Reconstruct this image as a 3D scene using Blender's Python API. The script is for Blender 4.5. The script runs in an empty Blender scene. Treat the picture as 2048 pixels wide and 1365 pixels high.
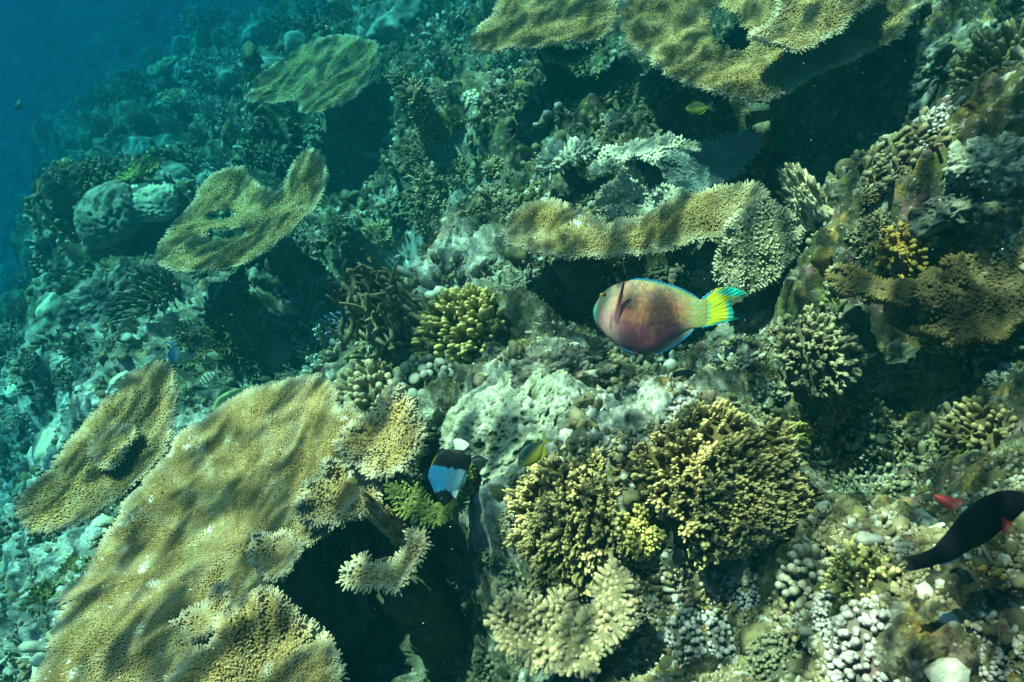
import bpy, bmesh, math, random
import numpy as np
from mathutils import Vector, Matrix
from mathutils.geometry import delaunay_2d_cdt

RS = np.random.RandomState(7)
random.seed(7)
scene = bpy.context.scene
COL = scene.collection

# ------------------------------------------------------------------ camera
# world: x right, y forward, z up, metres; the camera is the origin, about 1.3 m above the reef
def unit(v):
    v = np.asarray(v, float)
    return v / np.linalg.norm(v)
UPC = unit((-.25, .64, .72))                       # world up seen in camera axes: looking 46 degrees down, rolled 21
YC = unit(np.array((0, 0, -1.)) - UPC * np.dot((0, 0, -1.), UPC))
XC = np.cross(YC, UPC)
RCAM = np.stack([XC, YC, UPC])                     # camera vector -> world vector
FPX, CX, CY = 24 / 36 * 2048, 1024., 682.5
cam_d = bpy.data.cameras.new('camera')
cam_d.lens, cam_d.sensor_width = 24, 36
cam_d.dof.use_dof, cam_d.dof.focus_distance, cam_d.dof.aperture_fstop = True, 1.9, 7.
cam_d.clip_start, cam_d.clip_end = .02, 500
cam = bpy.data.objects.new('camera', cam_d)
cam.matrix_world = Matrix(RCAM.tolist()).to_4x4()
COL.objects.link(cam)
scene.camera = cam

# ------------------------------------------------------------------ daylight
SUN_DIR = unit((-.10, .30, .94))                  # towards the sun
world = bpy.data.worlds.new('World')
scene.world = world
world.use_nodes = True
nt = world.node_tree
bg = nt.nodes['Background']
sky = nt.nodes.new('ShaderNodeTexSky')
sky.sky_type = 'NISHITA'
sky.sun_disc = False
sky.sun_elevation = math.asin(SUN_DIR[2])
sky.sun_rotation = math.atan2(SUN_DIR[0], SUN_DIR[1])
nt.links.new(sky.outputs[0], bg.inputs[0])
bg.inputs[1].default_value = .03
sd = bpy.data.lights.new('sun', 'SUN')
sd.energy, sd.angle, sd.color = 5, math.radians(.5), (1, .72, .42)
sun = bpy.data.objects.new('sun', sd)
sun.rotation_euler = Vector(SUN_DIR.tolist()).to_track_quat('Z', 'Y').to_euler()
sun.location = (0, 0, 20)
COL.objects.link(sun)
vs = scene.view_settings
vs.view_transform, vs.look, vs.gamma, vs.use_curve_mapping = 'Standard', 'None', 1, False
vs.exposure = 2.5
cy = scene.cycles
cy.max_bounces, cy.diffuse_bounces, cy.glossy_bounces, cy.transmission_bounces = 5, 2, 1, 2
cy.volume_bounces, cy.transparent_max_bounces = 1, 6
cy.use_denoising = True
cy.caustics_reflective = cy.caustics_refractive = False
# ------------------------------------------------------------------ noise
def _hash(ix, iy, iz, s):
    m = 0xffffffff
    h = (ix * 374761393 + iy * 668265263 + iz * 1440662683 + s * 974634021) & m
    h = ((h ^ (h >> 13)) * 1274126177) & m
    h = ((h ^ (h >> 15)) * 2246822519) & m
    return ((h ^ (h >> 16)) & m) / 4294967295.
def vnoise(p, s=0):
    i = np.floor(p).astype(np.int64); f = p - i
    u = f * f * f * (f * (f * 6 - 15) + 10)
    o = 0
    for a in (0, 1):
        for b in (0, 1):
            for c in (0, 1):
                w = (u[:, 0] if a else 1 - u[:, 0]) * (u[:, 1] if b else 1 - u[:, 1]) * (u[:, 2] if c else 1 - u[:, 2])
                o = o + w * _hash(i[:, 0] + a, i[:, 1] + b, i[:, 2] + c, s)
    return o * 2 - 1
def fbm(p, oct=4, s=0, gain=.5):
    o, a = 0, 1.
    for k in range(oct):
        o = o + a * vnoise(p * 2.03 ** k + 17.1 * k, s + k); a *= gain
    return o
def worley(p, s=0):
    i = np.floor(p).astype(np.int64)
    d1 = np.full(len(p), 9.); d2 = d1.copy(); cid = np.zeros(len(p))
    zs = (-1, 0, 1) if np.ptp(p[:, 2]) > 1e-9 else (0,)
    for a in (-1, 0, 1):
        for b in (-1, 0, 1):
            for c in zs:
                x, y, z = i[:, 0] + a, i[:, 1] + b, i[:, 2] + c
                dx = x + _hash(x, y, z, s) - p[:, 0]; dy = y + _hash(x, y, z, s + 1) - p[:, 1]
                dz = z + _hash(x, y, z, s + 2) - p[:, 2] if len(zs) > 1 else 0
                d = np.sqrt(dx * dx + dy * dy + dz * dz)
                near = d < d1
                d2 = np.where(near, d1, np.minimum(d2, d)); d1 = np.where(near, d, d1)
                cid = np.where(near, _hash(x, y, z, s + 3), cid)
    return d1, d2, cid
def sstep(a, b, x):
    t = np.clip((x - a) / (b - a), 0, 1)
    return t * t * (3 - 2 * t)
def nrm(v):
    return v / np.maximum(np.linalg.norm(v, axis=-1, keepdims=True), 1e-9)

# ------------------------------------------------------------------ meshes
class MB:
    """collects vertices, faces and two point attributes, then links them as ONE mesh object"""
    def __init__(s):
        s.V, s.F, s.T, s.P, s.C, s.n = [], [], [], [], [], 0
    def add(s, v, f, tip=0., pat=0., col=None):
        v = np.asarray(v, float).reshape(-1, 3); f = np.asarray(f, np.int64)
        s.V.append(v); s.F.append(f + s.n); s.n += len(v)
        s.T.append(np.broadcast_to(np.asarray(tip, float), (len(v),)))
        s.P.append(np.broadcast_to(np.asarray(pat, float), (len(v),)))
        if col is not None: s.C.append(np.asarray(col, float))
    def move(s, M=None, loc=None):
        for k in range(len(s.V)):
            if M is not None: s.V[k] = s.V[k] @ np.asarray(M).T
            if loc is not None: s.V[k] = s.V[k] + np.asarray(loc)
        return s
    def merge(s, o):
        for v, f, t, p in zip(o.V, o.F, o.T, o.P):
            s.V.append(v); s.T.append(t); s.P.append(p)
        s.F += [f + s.n for f in o.F]
        s.n += o.n
        return s
    def mesh(s, name, origin=(0, 0, 0)):
        me = bpy.data.meshes.new(name)
        V = np.concatenate(s.V) - np.asarray(origin)
        me.vertices.add(len(V)); me.vertices.foreach_set('co', V.astype(np.float32).ravel())
        idx = np.concatenate([f.ravel() for f in s.F])
        tot = np.concatenate([np.full(len(f), f.shape[1]) for f in s.F])
        st = np.concatenate([[0], np.cumsum(tot)[:-1]])
        me.loops.add(len(idx)); me.loops.foreach_set('vertex_index', idx.astype(np.int32))
        me.polygons.add(len(tot)); me.polygons.foreach_set('loop_start', st.astype(np.int32))
        me.update(calc_edges=True)
        me.polygons.foreach_set('use_smooth', np.ones(len(tot), bool))
        for nm, arr in (('tip', s.T), ('patch', s.P)):
            at_ = me.attributes.new(nm, 'FLOAT', 'POINT'); at_.data.foreach_set('value', np.concatenate(arr).astype(np.float32))
        if s.C:
            c = np.concatenate(s.C); c = np.concatenate([c, np.ones((len(c), 1))], 1)
            at_ = me.attributes.new('tint', 'FLOAT_COLOR', 'POINT'); at_.data.foreach_set('color', c.astype(np.float32).ravel())
        return me
    def build(s, name, mat, parent=None, loc=None, label=None, cat=None, group=None, kind=None):
        org = loc if loc is not None else (tuple(parent.location) if parent is not None and parent.parent is None else
              tuple(parent.parent.location) if parent is not None else (0, 0, 0))
        me = s.mesh(name, org)
        me.materials.append(mat)
        o = bpy.data.objects.new(name, me)
        COL.objects.link(o)
        if parent is not None: o.parent = parent
        else: o.location = org
        return tag(o, label, cat, group, kind)
def tag(o, label=None, cat=None, group=None, kind=None):
    if label: o['label'] = label
    if cat: o['category'] = cat
    if group: o['group'] = group
    if kind: o['kind'] = kind
    return o
def thing(name, label, cat, loc, group=None):
    o = bpy.data.objects.new(name, None)
    o.empty_display_size = .1
    COL.objects.link(o); o.location = loc
    return tag(o, label, cat, group)
def copy_tree(o, parent=None):
    c = o.copy(); COL.objects.link(c)
    if parent is not None: c.parent = parent
    for ch in list(o.children): copy_tree(ch, c)
    return c

def tubes(mb, P, R, S=6, tip=None, pat=0., squash=None):
    """N tubes at once: P (N,K,3) paths, R (N,K) radii, closed by a rounded tip"""
    P = np.asarray(P, float); N, K, _ = P.shape
    R = np.broadcast_to(np.asarray(R, float), (N, K))
    tn = np.gradient(P, axis=1); tn = nrm(tn)
    mean = nrm(P[:, -1] - P[:, 0])
    ref = np.where(np.abs(mean[:, 2:3]) < .85, np.array([[0, 0, 1.]]), np.array([[1., 0, 0]]))
    a = nrm(np.cross(tn, ref[:, None, :])); b = np.cross(tn, a)
    ang = np.arange(S) / S * 2 * np.pi
    ring = P[:, :, None, :] + R[:, :, None, None] * (a[:, :, None, :] * np.cos(ang)[None, None, :, None] + b[:, :, None, :] * np.sin(ang)[None, None, :, None])
    apex = P[:, -1] + tn[:, -1] * R[:, -1:] * .7
    V = np.concatenate([ring.reshape(N, K * S, 3), apex[:, None, :]], 1)
    k, q = np.meshgrid(np.arange(K - 1), np.arange(S), indexing='ij'); q2 = (q + 1) % S
    quad = np.stack([k * S + q, k * S + q2, (k + 1) * S + q2, (k + 1) * S + q], -1).reshape(-1, 4)
    q = np.arange(S)
    tri = np.stack([(K - 1) * S + q, (K - 1) * S + (q + 1) % S, np.full(S, K * S)], -1)
    n = K * S + 1; off = (np.arange(N) * n)[:, None, None]
    if tip is None: tip = np.linspace(0, 1, K)[None, :]
    tip = np.broadcast_to(np.asarray(tip, float), (N, K))
    T = np.concatenate([np.repeat(tip, S, 1), tip[:, -1:]], 1).ravel()
    pt = np.repeat(np.broadcast_to(np.asarray(pat, float), (N,)), n)
    mb.add(V.reshape(-1, 3), (quad[None] + off).reshape(-1, 4), T, pt)
    mb.F.append((tri[None] + off).reshape(-1, 3) + mb.n - N * n)
    return mb
def fingers(mb, P0, D, L, R, S=6, prof=(1.1, 1, .92, .72, .3), ss=(0, .35, .7, .9, 1), bend=.15, tip0=0., tip1=1., pat=0.):
    N = len(P0); D = nrm(D)
    L = np.broadcast_to(np.asarray(L, float), (N,)); R = np.broadcast_to(np.asarray(R, float), (N,))
    s_ = np.array(ss); B = RS.normal(0, 1, (N, 3)) * bend; B[:, 2] = np.abs(B[:, 2])
    P = P0[:, None, :] + L[:, None, None] * (D[:, None, :] * s_[None, :, None] + B[:, None, :] * (s_ ** 2)[None, :, None])
    return tubes(mb, P, R[:, None] * np.array(prof)[None, :], S, tip0 + (tip1 - tip0) * s_[None, :] ** 2, pat)

_ICO = {}
def ico(n):
    if n not in _ICO:
        bm = bmesh.new(); bmesh.ops.create_icosphere(bm, subdivisions=n, radius=1)
        bm.verts.ensure_lookup_table()
        _ICO[n] = (np.array([v.co[:] for v in bm.verts]), np.array([[v.index for v in f.verts] for f in bm.faces])); bm.free()
    return _ICO[n]
def frame(up, az=0.):
    z = unit(up); r = np.array((math.cos(az), math.sin(az), 0)); x = unit(r - z * np.dot(r, z)); y = np.cross(z, x)
    return np.stack([x, y, z], 1)                   # local -> world
def fib(n, zmin=0., zmax=1.):
    i = np.arange(n) + .5
    z = zmax - (zmax - zmin) * i / n
    r = np.sqrt(np.maximum(0, 1 - z * z)); a = i * 2.399963
    return np.stack([r * np.cos(a), r * np.sin(a), z], 1)

# ------------------------------------------------------------------ materials
def mat(name, base, tip=None, patch=None, vary=.35, scale=9., bump=.25, bscale=70., rough=.85, tint=False, spec=.15, layers=(), sat=0.):
    m = bpy.data.materials.new(name); m.use_nodes = True
    t = m.node_tree; N, L = t.nodes, t.links
    bs = N['Principled BSDF']
    bs.inputs['Roughness'].default_value = rough
    bs.inputs['Specular IOR Level'].default_value = spec
    tc = N.new('ShaderNodeTexCoord').outputs['Object']
    def noise(sc, det=4., rg=.55):
        n = N.new('ShaderNodeTexNoise'); n.inputs['Scale'].default_value = sc; n.inputs['Detail'].default_value = det
        n.inputs['Roughness'].default_value = rg; L.new(tc, n.inputs['Vector']); return n.outputs['Fac']
    def ramp(f, a, b):
        r = N.new('ShaderNodeMapRange'); r.inputs[1].default_value = a; r.inputs[2].default_value = b; L.new(f, r.inputs[0]); return r.outputs[0]
    def mix(f, a, b, mode='MIX'):
        x = N.new('ShaderNodeMix'); x.data_type = 'RGBA'; x.blend_type = mode
        for s_, v in ((0, f), (6, a), (7, b)):
            if isinstance(v, (int, float)): x.inputs[s_].default_value = v
            elif isinstance(v, tuple): x.inputs[s_].default_value = (*v[:3], 1)
            else: L.new(v, x.inputs[s_])
        return x.outputs[2]
    def attr(nm, out='Fac'):
        a = N.new('ShaderNodeAttribute'); a.attribute_name = nm; return a.outputs[out]
    if tint: c = attr('tint', 'Color')
    else:
        c = N.new('ShaderNodeRGB'); c.outputs[0].default_value = (*base, 1); c = c.outputs[0]
    for k, (col, sc, lo, hi) in enumerate(layers):   # blotches of other growth
        c = mix(ramp(noise(sc + .13 * k, 5, .6), lo, hi), c, col)
    if tip is not None: c = mix(attr('tip'), c, tip)
    if patch is not None: c = mix(attr('patch'), c, patch)
    if vary:
        v = ramp(noise(scale, 5, .65), .3, .7)
        lo, hi = 1 - vary, 1 + vary
        mm = mix(v, (lo, lo, lo * .95), (hi, hi * .98, hi))
        c = mix(1., c, mm, 'MULTIPLY')
    L.new(c, bs.inputs['Base Color'])
    if bump:
        b = N.new('ShaderNodeBump'); b.inputs['Strength'].default_value = bump; b.inputs['Distance'].default_value = .01
        L.new(noise(bscale, 6, .7), b.inputs['Height']); L.new(b.outputs[0], bs.inputs['Normal'])
    return m
# ------------------------------------------------------------------ the reef slope
def softplus(x, k=.35):
    return k * np.logaddexp(0, x / k)
def ray(px, py):
    r = np.stack([(np.asarray(px, float) - CX) / FPX, -(np.asarray(py, float) - CY) / FPX, -np.ones(np.shape(px))], -1)
    return r @ RCAM.T                                # per metre of depth
def plane0(x, y):
    z = -1.334 + .16 * x - .174 * y - .75 * softplus(-x - 1.65 - .36 * y)
    return -6.5 + softplus(z + 6.5, .5)
_T = np.geomspace(.4, 40, 500)
def _march(r, f, lift=0.):
    P = r[None, :] * _T[:, None]
    d = P[:, 2] - f(P[:, 0], P[:, 1]) - lift
    k = int(np.argmax(d < 0))
    if k == 0: return r * 14.
    t = _T[k - 1] + (_T[k] - _T[k - 1]) * d[k - 1] / (d[k - 1] - d[k])
    return r * t
# hollows and swells of the slope: pixel of the middle, radius (m), height (m)
FEAT = [(1320, 560, .28, -.30), (1600, 250, .45, -.45), (1880, 640, .22, -.12), (1700, 790, .2, -.15), (650, 1190, .26, -.45), (920, 1270, .2, -.30),
        (500, 640, .5, -.45), (640, 290, .9, -.6), (1080, 350, .28, -.2), (780, 400, .5, -.25), (690, 460, .5, -.3), (1290, 1200, .15, -.1), (1500, 1250, .14, -.1),
        (1020, 850, .26, .12), (1120, 740, .2, .1), (900, 640, .2, .05), (1240, 830, .22, .04), (200, 560, .6, .35), (1800, 400, .3, .15), (1950, 330, .35, .15),
        (1830, 800, .2, -.14), (1770, 900, .2, -.14), (1960, 700, .2, -.12), (1640, 800, .12, -.1), (920, 250, .4, .22), (1230, 300, .3, .1), (1800, 1280, .25, .08), (240, 480, .8, .4), (830, 150, .6, .2),
        (300, 250, 1.2, .4), (1950, 80, .4, .1), (400, 130, 1.2, .3), (960, 770, .1, .05), (180, 90, 2., .6), (120, 330, 1.2, .4), (1000, 1080, .2, .05), (1450, 950, .2, .05)]
_F = [(*_march(ray(px, py), plane0)[:2], r, a) for px, py, r, a in FEAT]
def gbase(x, y):
    x = np.asarray(x, float); y = np.asarray(y, float)
    z = plane0(x, y)
    for fx, fy, r, a in _F:
        z = z + a * np.exp(-((x - fx) ** 2 + (y - fy) ** 2) / (r * r))
    p = np.stack([x.ravel(), y.ravel(), 0 * x.ravel()], -1)
    far = sstep(2.5, 7., np.hypot(x, y)).ravel()
    n = fbm(p * 1.6, 3, 5) * (.10 + .25 * far) + np.abs(vnoise(p * 4.3, 31)) * -.07
    return z + n.reshape(x.shape)
def at(px, py, lift=0.):
    """the point where the line of sight through a pixel meets the slope (or a level lift metres above it)"""
    return _march(ray(px, py), gbase, lift)
def gz(p):
    return float(gbase(np.array([p[0]]), np.array([p[1]]))[0])
def gnormal(p, e=.12):
    x = np.array([p[0] + e, p[0] - e, p[0], p[0]]); y = np.array([p[1], p[1], p[1] + e, p[1] - e])
    z = gbase(x, y)
    return unit((-(z[0] - z[1]) / (2 * e), -(z[2] - z[3]) / (2 * e), 1))
def depth(p):
    return float(-(RCAM.T @ np.asarray(p))[2])

PALE = [(1240, 830, .25), (850, 480, .35), (1000, 850, .3), (20, 1250, 1.2), (60, 950, 1.), (1300, 780, .2), (900, 560, .2)]
def build_ground():
    nr, na = 980, 1150
    r = np.geomspace(.12, 60, nr); a = np.radians(np.linspace(-40, 230, na))
    rr, aa = np.meshgrid(r, a, indexing='ij')
    x, y = (rr * np.cos(aa)).ravel(), (rr * np.sin(aa)).ravel()
    z = gbase(x, y)
    p = np.stack([x, y, 0 * x], -1)
    near = 1 - sstep(4, 14, np.hypot(x, y))
    z0 = z.copy()
    q = p.copy(); q[:, 0] += .03 * vnoise(p * 9, 61); q[:, 1] += .03 * vnoise(p * 9, 62)
    d1, d2, c = worley(q * 7., 11)
    z += (.10 * (1 - d1) * c - .03) * near + .02 * fbm(p * 14, 3, 21) * near
    d1, d2, c2 = worley(q * 22., 15)
    z += .030 * np.maximum(0, .75 - d1) * (.4 + 1.2 * c2) * near + .009 * fbm(p * 60, 3, 25, .65) * near
    d1, d2, c3 = worley(q * 55., 19)
    z += .009 * np.maximum(0, .8 - d1) * near
    pale = 0
    for px, py, rad in PALE:
        c0 = at(px, py); pale = pale + np.exp(-((x - c0[0]) ** 2 + (y - c0[1]) ** 2) / rad ** 2)
    pale = np.clip(pale * (.7 + .5 * fbm(p * 5, 3, 41) + .6 * fbm(p * 38, 3, 43, .7)), 0, 1)
    z = z * 1
    mb = MB()
    i, j = np.meshgrid(np.arange(nr - 1), np.arange(na - 1), indexing='ij')
    f = np.stack([i * na + j, (i + 1) * na + j, (i + 1) * na + j + 1, i * na + j + 1], -1).reshape(-1, 4)
    mb.add(np.stack([x, y, z], -1), f, np.clip((z - z0) * 12, 0, 1), pale)
    mb.build('seabed', M_REEF, kind='structure', label='rough coral reef slope of grey, brown and pale rock')
# ------------------------------------------------------------------ corals
def chaikin(p, n=2):
    p = np.asarray(p, float)
    for _ in range(n):
        q = np.roll(p, -1, 0)
        p = np.stack([.75 * p + .25 * q, .25 * p + .75 * q], 1).reshape(-1, 2)
    return p
def resample(p, ds):
    q = np.concatenate([p, p[:1]]); s = np.concatenate([[0], np.cumsum(np.linalg.norm(np.diff(q, axis=0), axis=1))])
    n = max(12, int(s[-1] / ds)); u = np.arange(n) / n * s[-1]
    return np.stack([np.interp(u, s, q[:, 0]), np.interp(u, s, q[:, 1])], 1)
def inside(pts, poly):
    x, y = pts[:, 0], pts[:, 1]; r = np.zeros(len(pts), bool)
    q = np.roll(poly, -1, 0)
    for (x1, y1), (x2, y2) in zip(poly, q):
        if y1 == y2: continue
        r ^= ((y1 > y) != (y2 > y)) & (x < (x2 - x1) * (y - y1) / (y2 - y1) + x1)
    return r
def edge_dist(pts, poly):
    a = poly[None]; out = np.empty(len(pts)); d = np.roll(poly, -1, 0) - poly; dd = (d * d).sum(1) + 1e-12
    for k in range(0, len(pts), 4000):
        p = pts[k:k + 4000, None]
        t = np.clip(((p - a) * d[None]).sum(2) / dd, 0, 1)
        out[k:k + 4000] = np.sqrt((((a + t[..., None] * d[None]) - p) ** 2).sum(2)).min(1)
    return out

class Plane:
    def __init__(s, C, n):
        s.C = np.asarray(C); s.n = unit(n); s.M = frame(s.n); s.e1, s.e2 = s.M[:, 0], s.M[:, 1]
    def local(s, px):
        r = ray(np.array([p[0] for p in px]), np.array([p[1] for p in px]))
        t = np.dot(s.C, s.n) / (r @ s.n)
        P = r * t[:, None] - s.C
        return np.stack([P @ s.e1, P @ s.e2], 1)

def plate_part(mb, pl, poly_px, holes=(), thick=.03, bowl=0., spacing=.009, nub=(.014, .0042), wav=.012, stem=None, seed=0, rag=.017, pale=None, S=4, edge=1.6, lean=.35):
    """a coral plate: outline on plane pl, top skin, underside, rim, and the bristle of branchlets that covers it"""
    B = resample(chaikin(pl.local(poly_px)), max(spacing * 1.6, .012))
    ctr = B.mean(0) if stem is None else pl.local([stem])[0]
    ext = np.linalg.norm(B - ctr, axis=1).max()
    def jit(b):
        z = np.zeros((len(b), 1))
        o = nrm(b - b.mean(0))
        return b + o * (rag * (fbm(np.concatenate([b / .05, z + seed], 1), 3, 3 + seed) + .4 * vnoise(np.concatenate([b / .018, z], 1), 9)))[:, None]
    B = jit(B)
    Hs = [jit(resample(chaikin(pl.local(h)), max(spacing * 1.6, .012))) for h in holes]
    def hz(p):
        z = np.zeros((len(p), 1)); rel = np.linalg.norm(p - ctr, axis=1) / ext
        d = p - ctr; th = np.arctan2(d[:, 1], d[:, 0])
        return bowl * rel ** 2 + wav * fbm(np.concatenate([p / .22, z + seed], 1), 3, 13 + seed) + wav * .6 * rel * vnoise(np.stack([th * 9, rel * 3, z[:, 0] + seed], 1), 19)
    ok = lambda p: inside(p, B) & ~np.any([inside(p, h) for h in Hs], axis=0) if Hs else inside(p, B)
    lo, hi = B.min(0), B.max(0)
    g = max(ext / 34, .012)
    xs, ys = np.meshgrid(np.arange(lo[0], hi[0], g), np.arange(lo[1], hi[1], g)); G = np.stack([xs.ravel(), ys.ravel()], 1)
    G = G + RS.uniform(-.25, .25, G.shape) * g
    G = G[ok(G)]
    db = edge_dist(G, B)
    for h in Hs: db = np.minimum(db, edge_dist(G, h))
    G = G[db > g * .45]
    loops = [B] + Hs
    allp, edges = [], []
    for l in loops:
        n0 = sum(len(a) for a in allp); m = len(l); allp.append(l); edges += [(n0 + k, n0 + (k + 1) % m) for k in range(m)]
    nb = sum(len(a) for a in allp)
    pts = np.concatenate(allp + [G])
    vo, eo, fo, *_ = delaunay_2d_cdt([Vector(p) for p in pts.tolist()], edges, [], 0, 1e-6)
    v2 = np.array([v[:] for v in vo]); tri = np.array([f[:] for f in fo if len(f) == 3])
    cen = v2[tri].mean(1); tri = tri[ok(cen)]
    a = v2[tri]; flip = np.cross(a[:, 1] - a[:, 0], a[:, 2] - a[:, 0]) < 0
    tri[flip] = tri[flip][:, ::-1]
    e = edge_dist(v2, B)
    for h in Hs: e = np.minimum(e, edge_dist(v2, h))
    zt = hz(v2); zb = zt - thick * (.3 + .7 * sstep(0, .10, e))
    top = np.concatenate([v2, zt[:, None]], 1); bot = np.concatenate([v2, zb[:, None]], 1)
    W = lambda p: p @ pl.M.T + pl.C
    nv = len(v2)
    und = {}
    for t in tri:
        for k in range(3):
            u, w = int(t[k]), int(t[(k + 1) % 3]); und[(u, w)] = 1
    rim = np.array([(u, w) for (u, w) in und if (w, u) not in und])
    def pat(p2):
        d = p2 - ctr; th = np.arctan2(d[:, 1], d[:, 0]); rl = np.linalg.norm(d, axis=1) / ext
        st = .10 * sstep(-.05, .65, fbm(np.stack([th * 11, rl * 3.5, 0 * rl + seed], 1), 3, 57)) + .30 * np.exp(-edge_dist(p2, B) / .010)
        return st if pale is None else np.maximum(st, sstep(pale[0], pale[0] + .05, fbm(np.concatenate([p2 / pale[1], np.zeros((len(p2), 1)) + seed], 1), 3, 77, .7) + .35 * vnoise(np.concatenate([p2 / .12, np.zeros((len(p2), 1)) + seed], 1), 78)))
    mb.add(W(np.concatenate([top, bot])), np.concatenate([tri, tri[:, ::-1] + nv]), 0., np.concatenate([pat(v2), np.zeros(nv)]))
    q = np.stack([rim[:, 0], rim[:, 0] + nv, rim[:, 1] + nv, rim[:, 1]], 1)
    mb.F.append(q + mb.n - 2 * nv)
    if not nub: return B, hz
    # branchlets
    xs, ys = np.meshgrid(np.arange(lo[0], hi[0], spacing), np.arange(lo[1], hi[1], spacing * .87)); xs[1::2] += spacing / 2
    Q = np.stack([xs.ravel(), ys.ravel()], 1); Q = Q + RS.uniform(-.42, .42, Q.shape) * spacing; Q = Q[ok(Q)]
    def grow(Q, D, Lf, tip0=0.):
        h = hz(Q)
        P0 = W(np.concatenate([Q, (h - .004)[:, None]], 1))
        n = len(Q); L = nub[0] * Lf * RS.uniform(.6, 1.35, n); R = nub[1] * RS.uniform(.7, 1.35, n)
        D = nrm(D) @ pl.M.T
        s_ = np.array((0, .75))
        P = P0[:, None, :] + (L[:, None] * s_)[..., None] * D[:, None, :]
        tubes(mb, P, R[:, None] * np.array((1.15, .72))[None], S, np.array([[0, 1.]]) * RS.uniform(.5, 1, (n, 1)), pat(Q))
    rel = nrm(Q - ctr); e = edge_dist(Q, B)
    for h in Hs: e = np.minimum(e, edge_dist(Q, h))
    ef = np.exp(-e / .035)
    d = 1e-3; gx = (hz(Q + (d, 0)) - hz(Q - (d, 0))) / (2 * d); gy = (hz(Q + (0, d)) - hz(Q - (0, d))) / (2 * d)
    D = np.stack([-gx + rel[:, 0] * (lean + .7 * ef), -gy + rel[:, 1] * (lean + .7 * ef), np.ones(len(Q))], 1) + RS.normal(0, .22, (len(Q), 3))
    ln = 1 + .25 * vnoise(np.concatenate([Q / .06, np.zeros((len(Q), 1))], 1), 23 + seed)
    grow(Q, D, ln)
    for l in loops:                                   # the growing rim
        m = int(len(l) * 2.2 * max(spacing * 1.6, .012) / spacing * .6)
        R_ = resample(l, np.linalg.norm(np.diff(l, axis=0), axis=1).sum() / max(m, 12)); t = np.roll(R_, -1, 0) - np.roll(R_, 1, 0)
        o = nrm(np.stack([t[:, 1], -t[:, 0]], 1)); s_ = np.sign(np.sum(o * (R_ - R_.mean(0)), 1).sum()); o = o * s_ * (1 if l is B else -1)
        for up in (.1, .55):
            D = np.concatenate([o, np.full((len(o), 1), up)], 1) + RS.normal(0, .25, (len(o), 3))
            grow(R_ - o * spacing * .3, D, np.full(len(R_), edge * (1.1 - .4 * up)))
    return B, hz

def table_coral(label, poly, lift, m, tiers=(), holes=(), tilt=(0, 0), name='table_coral', stalk=True, stem=None, cat='coral', group=None, mid=None, **kw):
    c = np.mean(poly, 0) if mid is None else np.array(mid)
    pl = Plane(at(c[0], c[1], lift), (tilt[0], tilt[1], 1))
    st = pl.C if stem is None else pl.C + pl.M @ np.array([*pl.local([stem])[0], 0])
    base = np.array([st[0], st[1], gz(st) - .05])
    root = thing(name, label, cat, tuple(base), group)
    mb = MB(); plate_part(mb, pl, poly, holes, stem=stem, seed=len(label) % 17, **kw); mb.build('plate', m, root)
    for k, (tp, dz, *ex) in enumerate(tiers):
        pt = Plane(pl.C + pl.n * dz, pl.n + np.array((*(ex[0] if ex else (0, 0)), 0)))
        k2 = {**kw, **(ex[1] if len(ex) > 1 else {})}
        mb = MB(); plate_part(mb, pt, tp, seed=k + 3, **k2); mb.build('upper_tier', m, root)
    if stalk:
        th = kw.get('thick', .03)
        top = st - pl.n * (th + .02); h = max(top[2] - base[2], .06)
        s_ = np.linspace(0, 1, 22)
        P = base + s_[:, None] * (top - base)
        P[1:-1, :2] += (np.stack([vnoise(np.stack([s_ * 3, s_ * 0 + k, s_ * 0 + base[0]], 1), 5) for k in (0, 1)], 1))[1:-1] * .03
        rr = h * np.interp(s_, np.linspace(0, 1, 7), (.5, .33, .24, .2, .2, .22, .1)) * .8
        mb = MB(); tubes(mb, P[None], np.minimum(rr, .2)[None], 22, 0.); w_ = mb.V[0]; mb.V[0] = w_ + nrm(w_ - base) * (.035 * fbm(w_ * 16, 4, 37, .6) * min(1, h * 3))[:, None]; mb.build('stalk', M_ROCKD, root)
    return root

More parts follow.
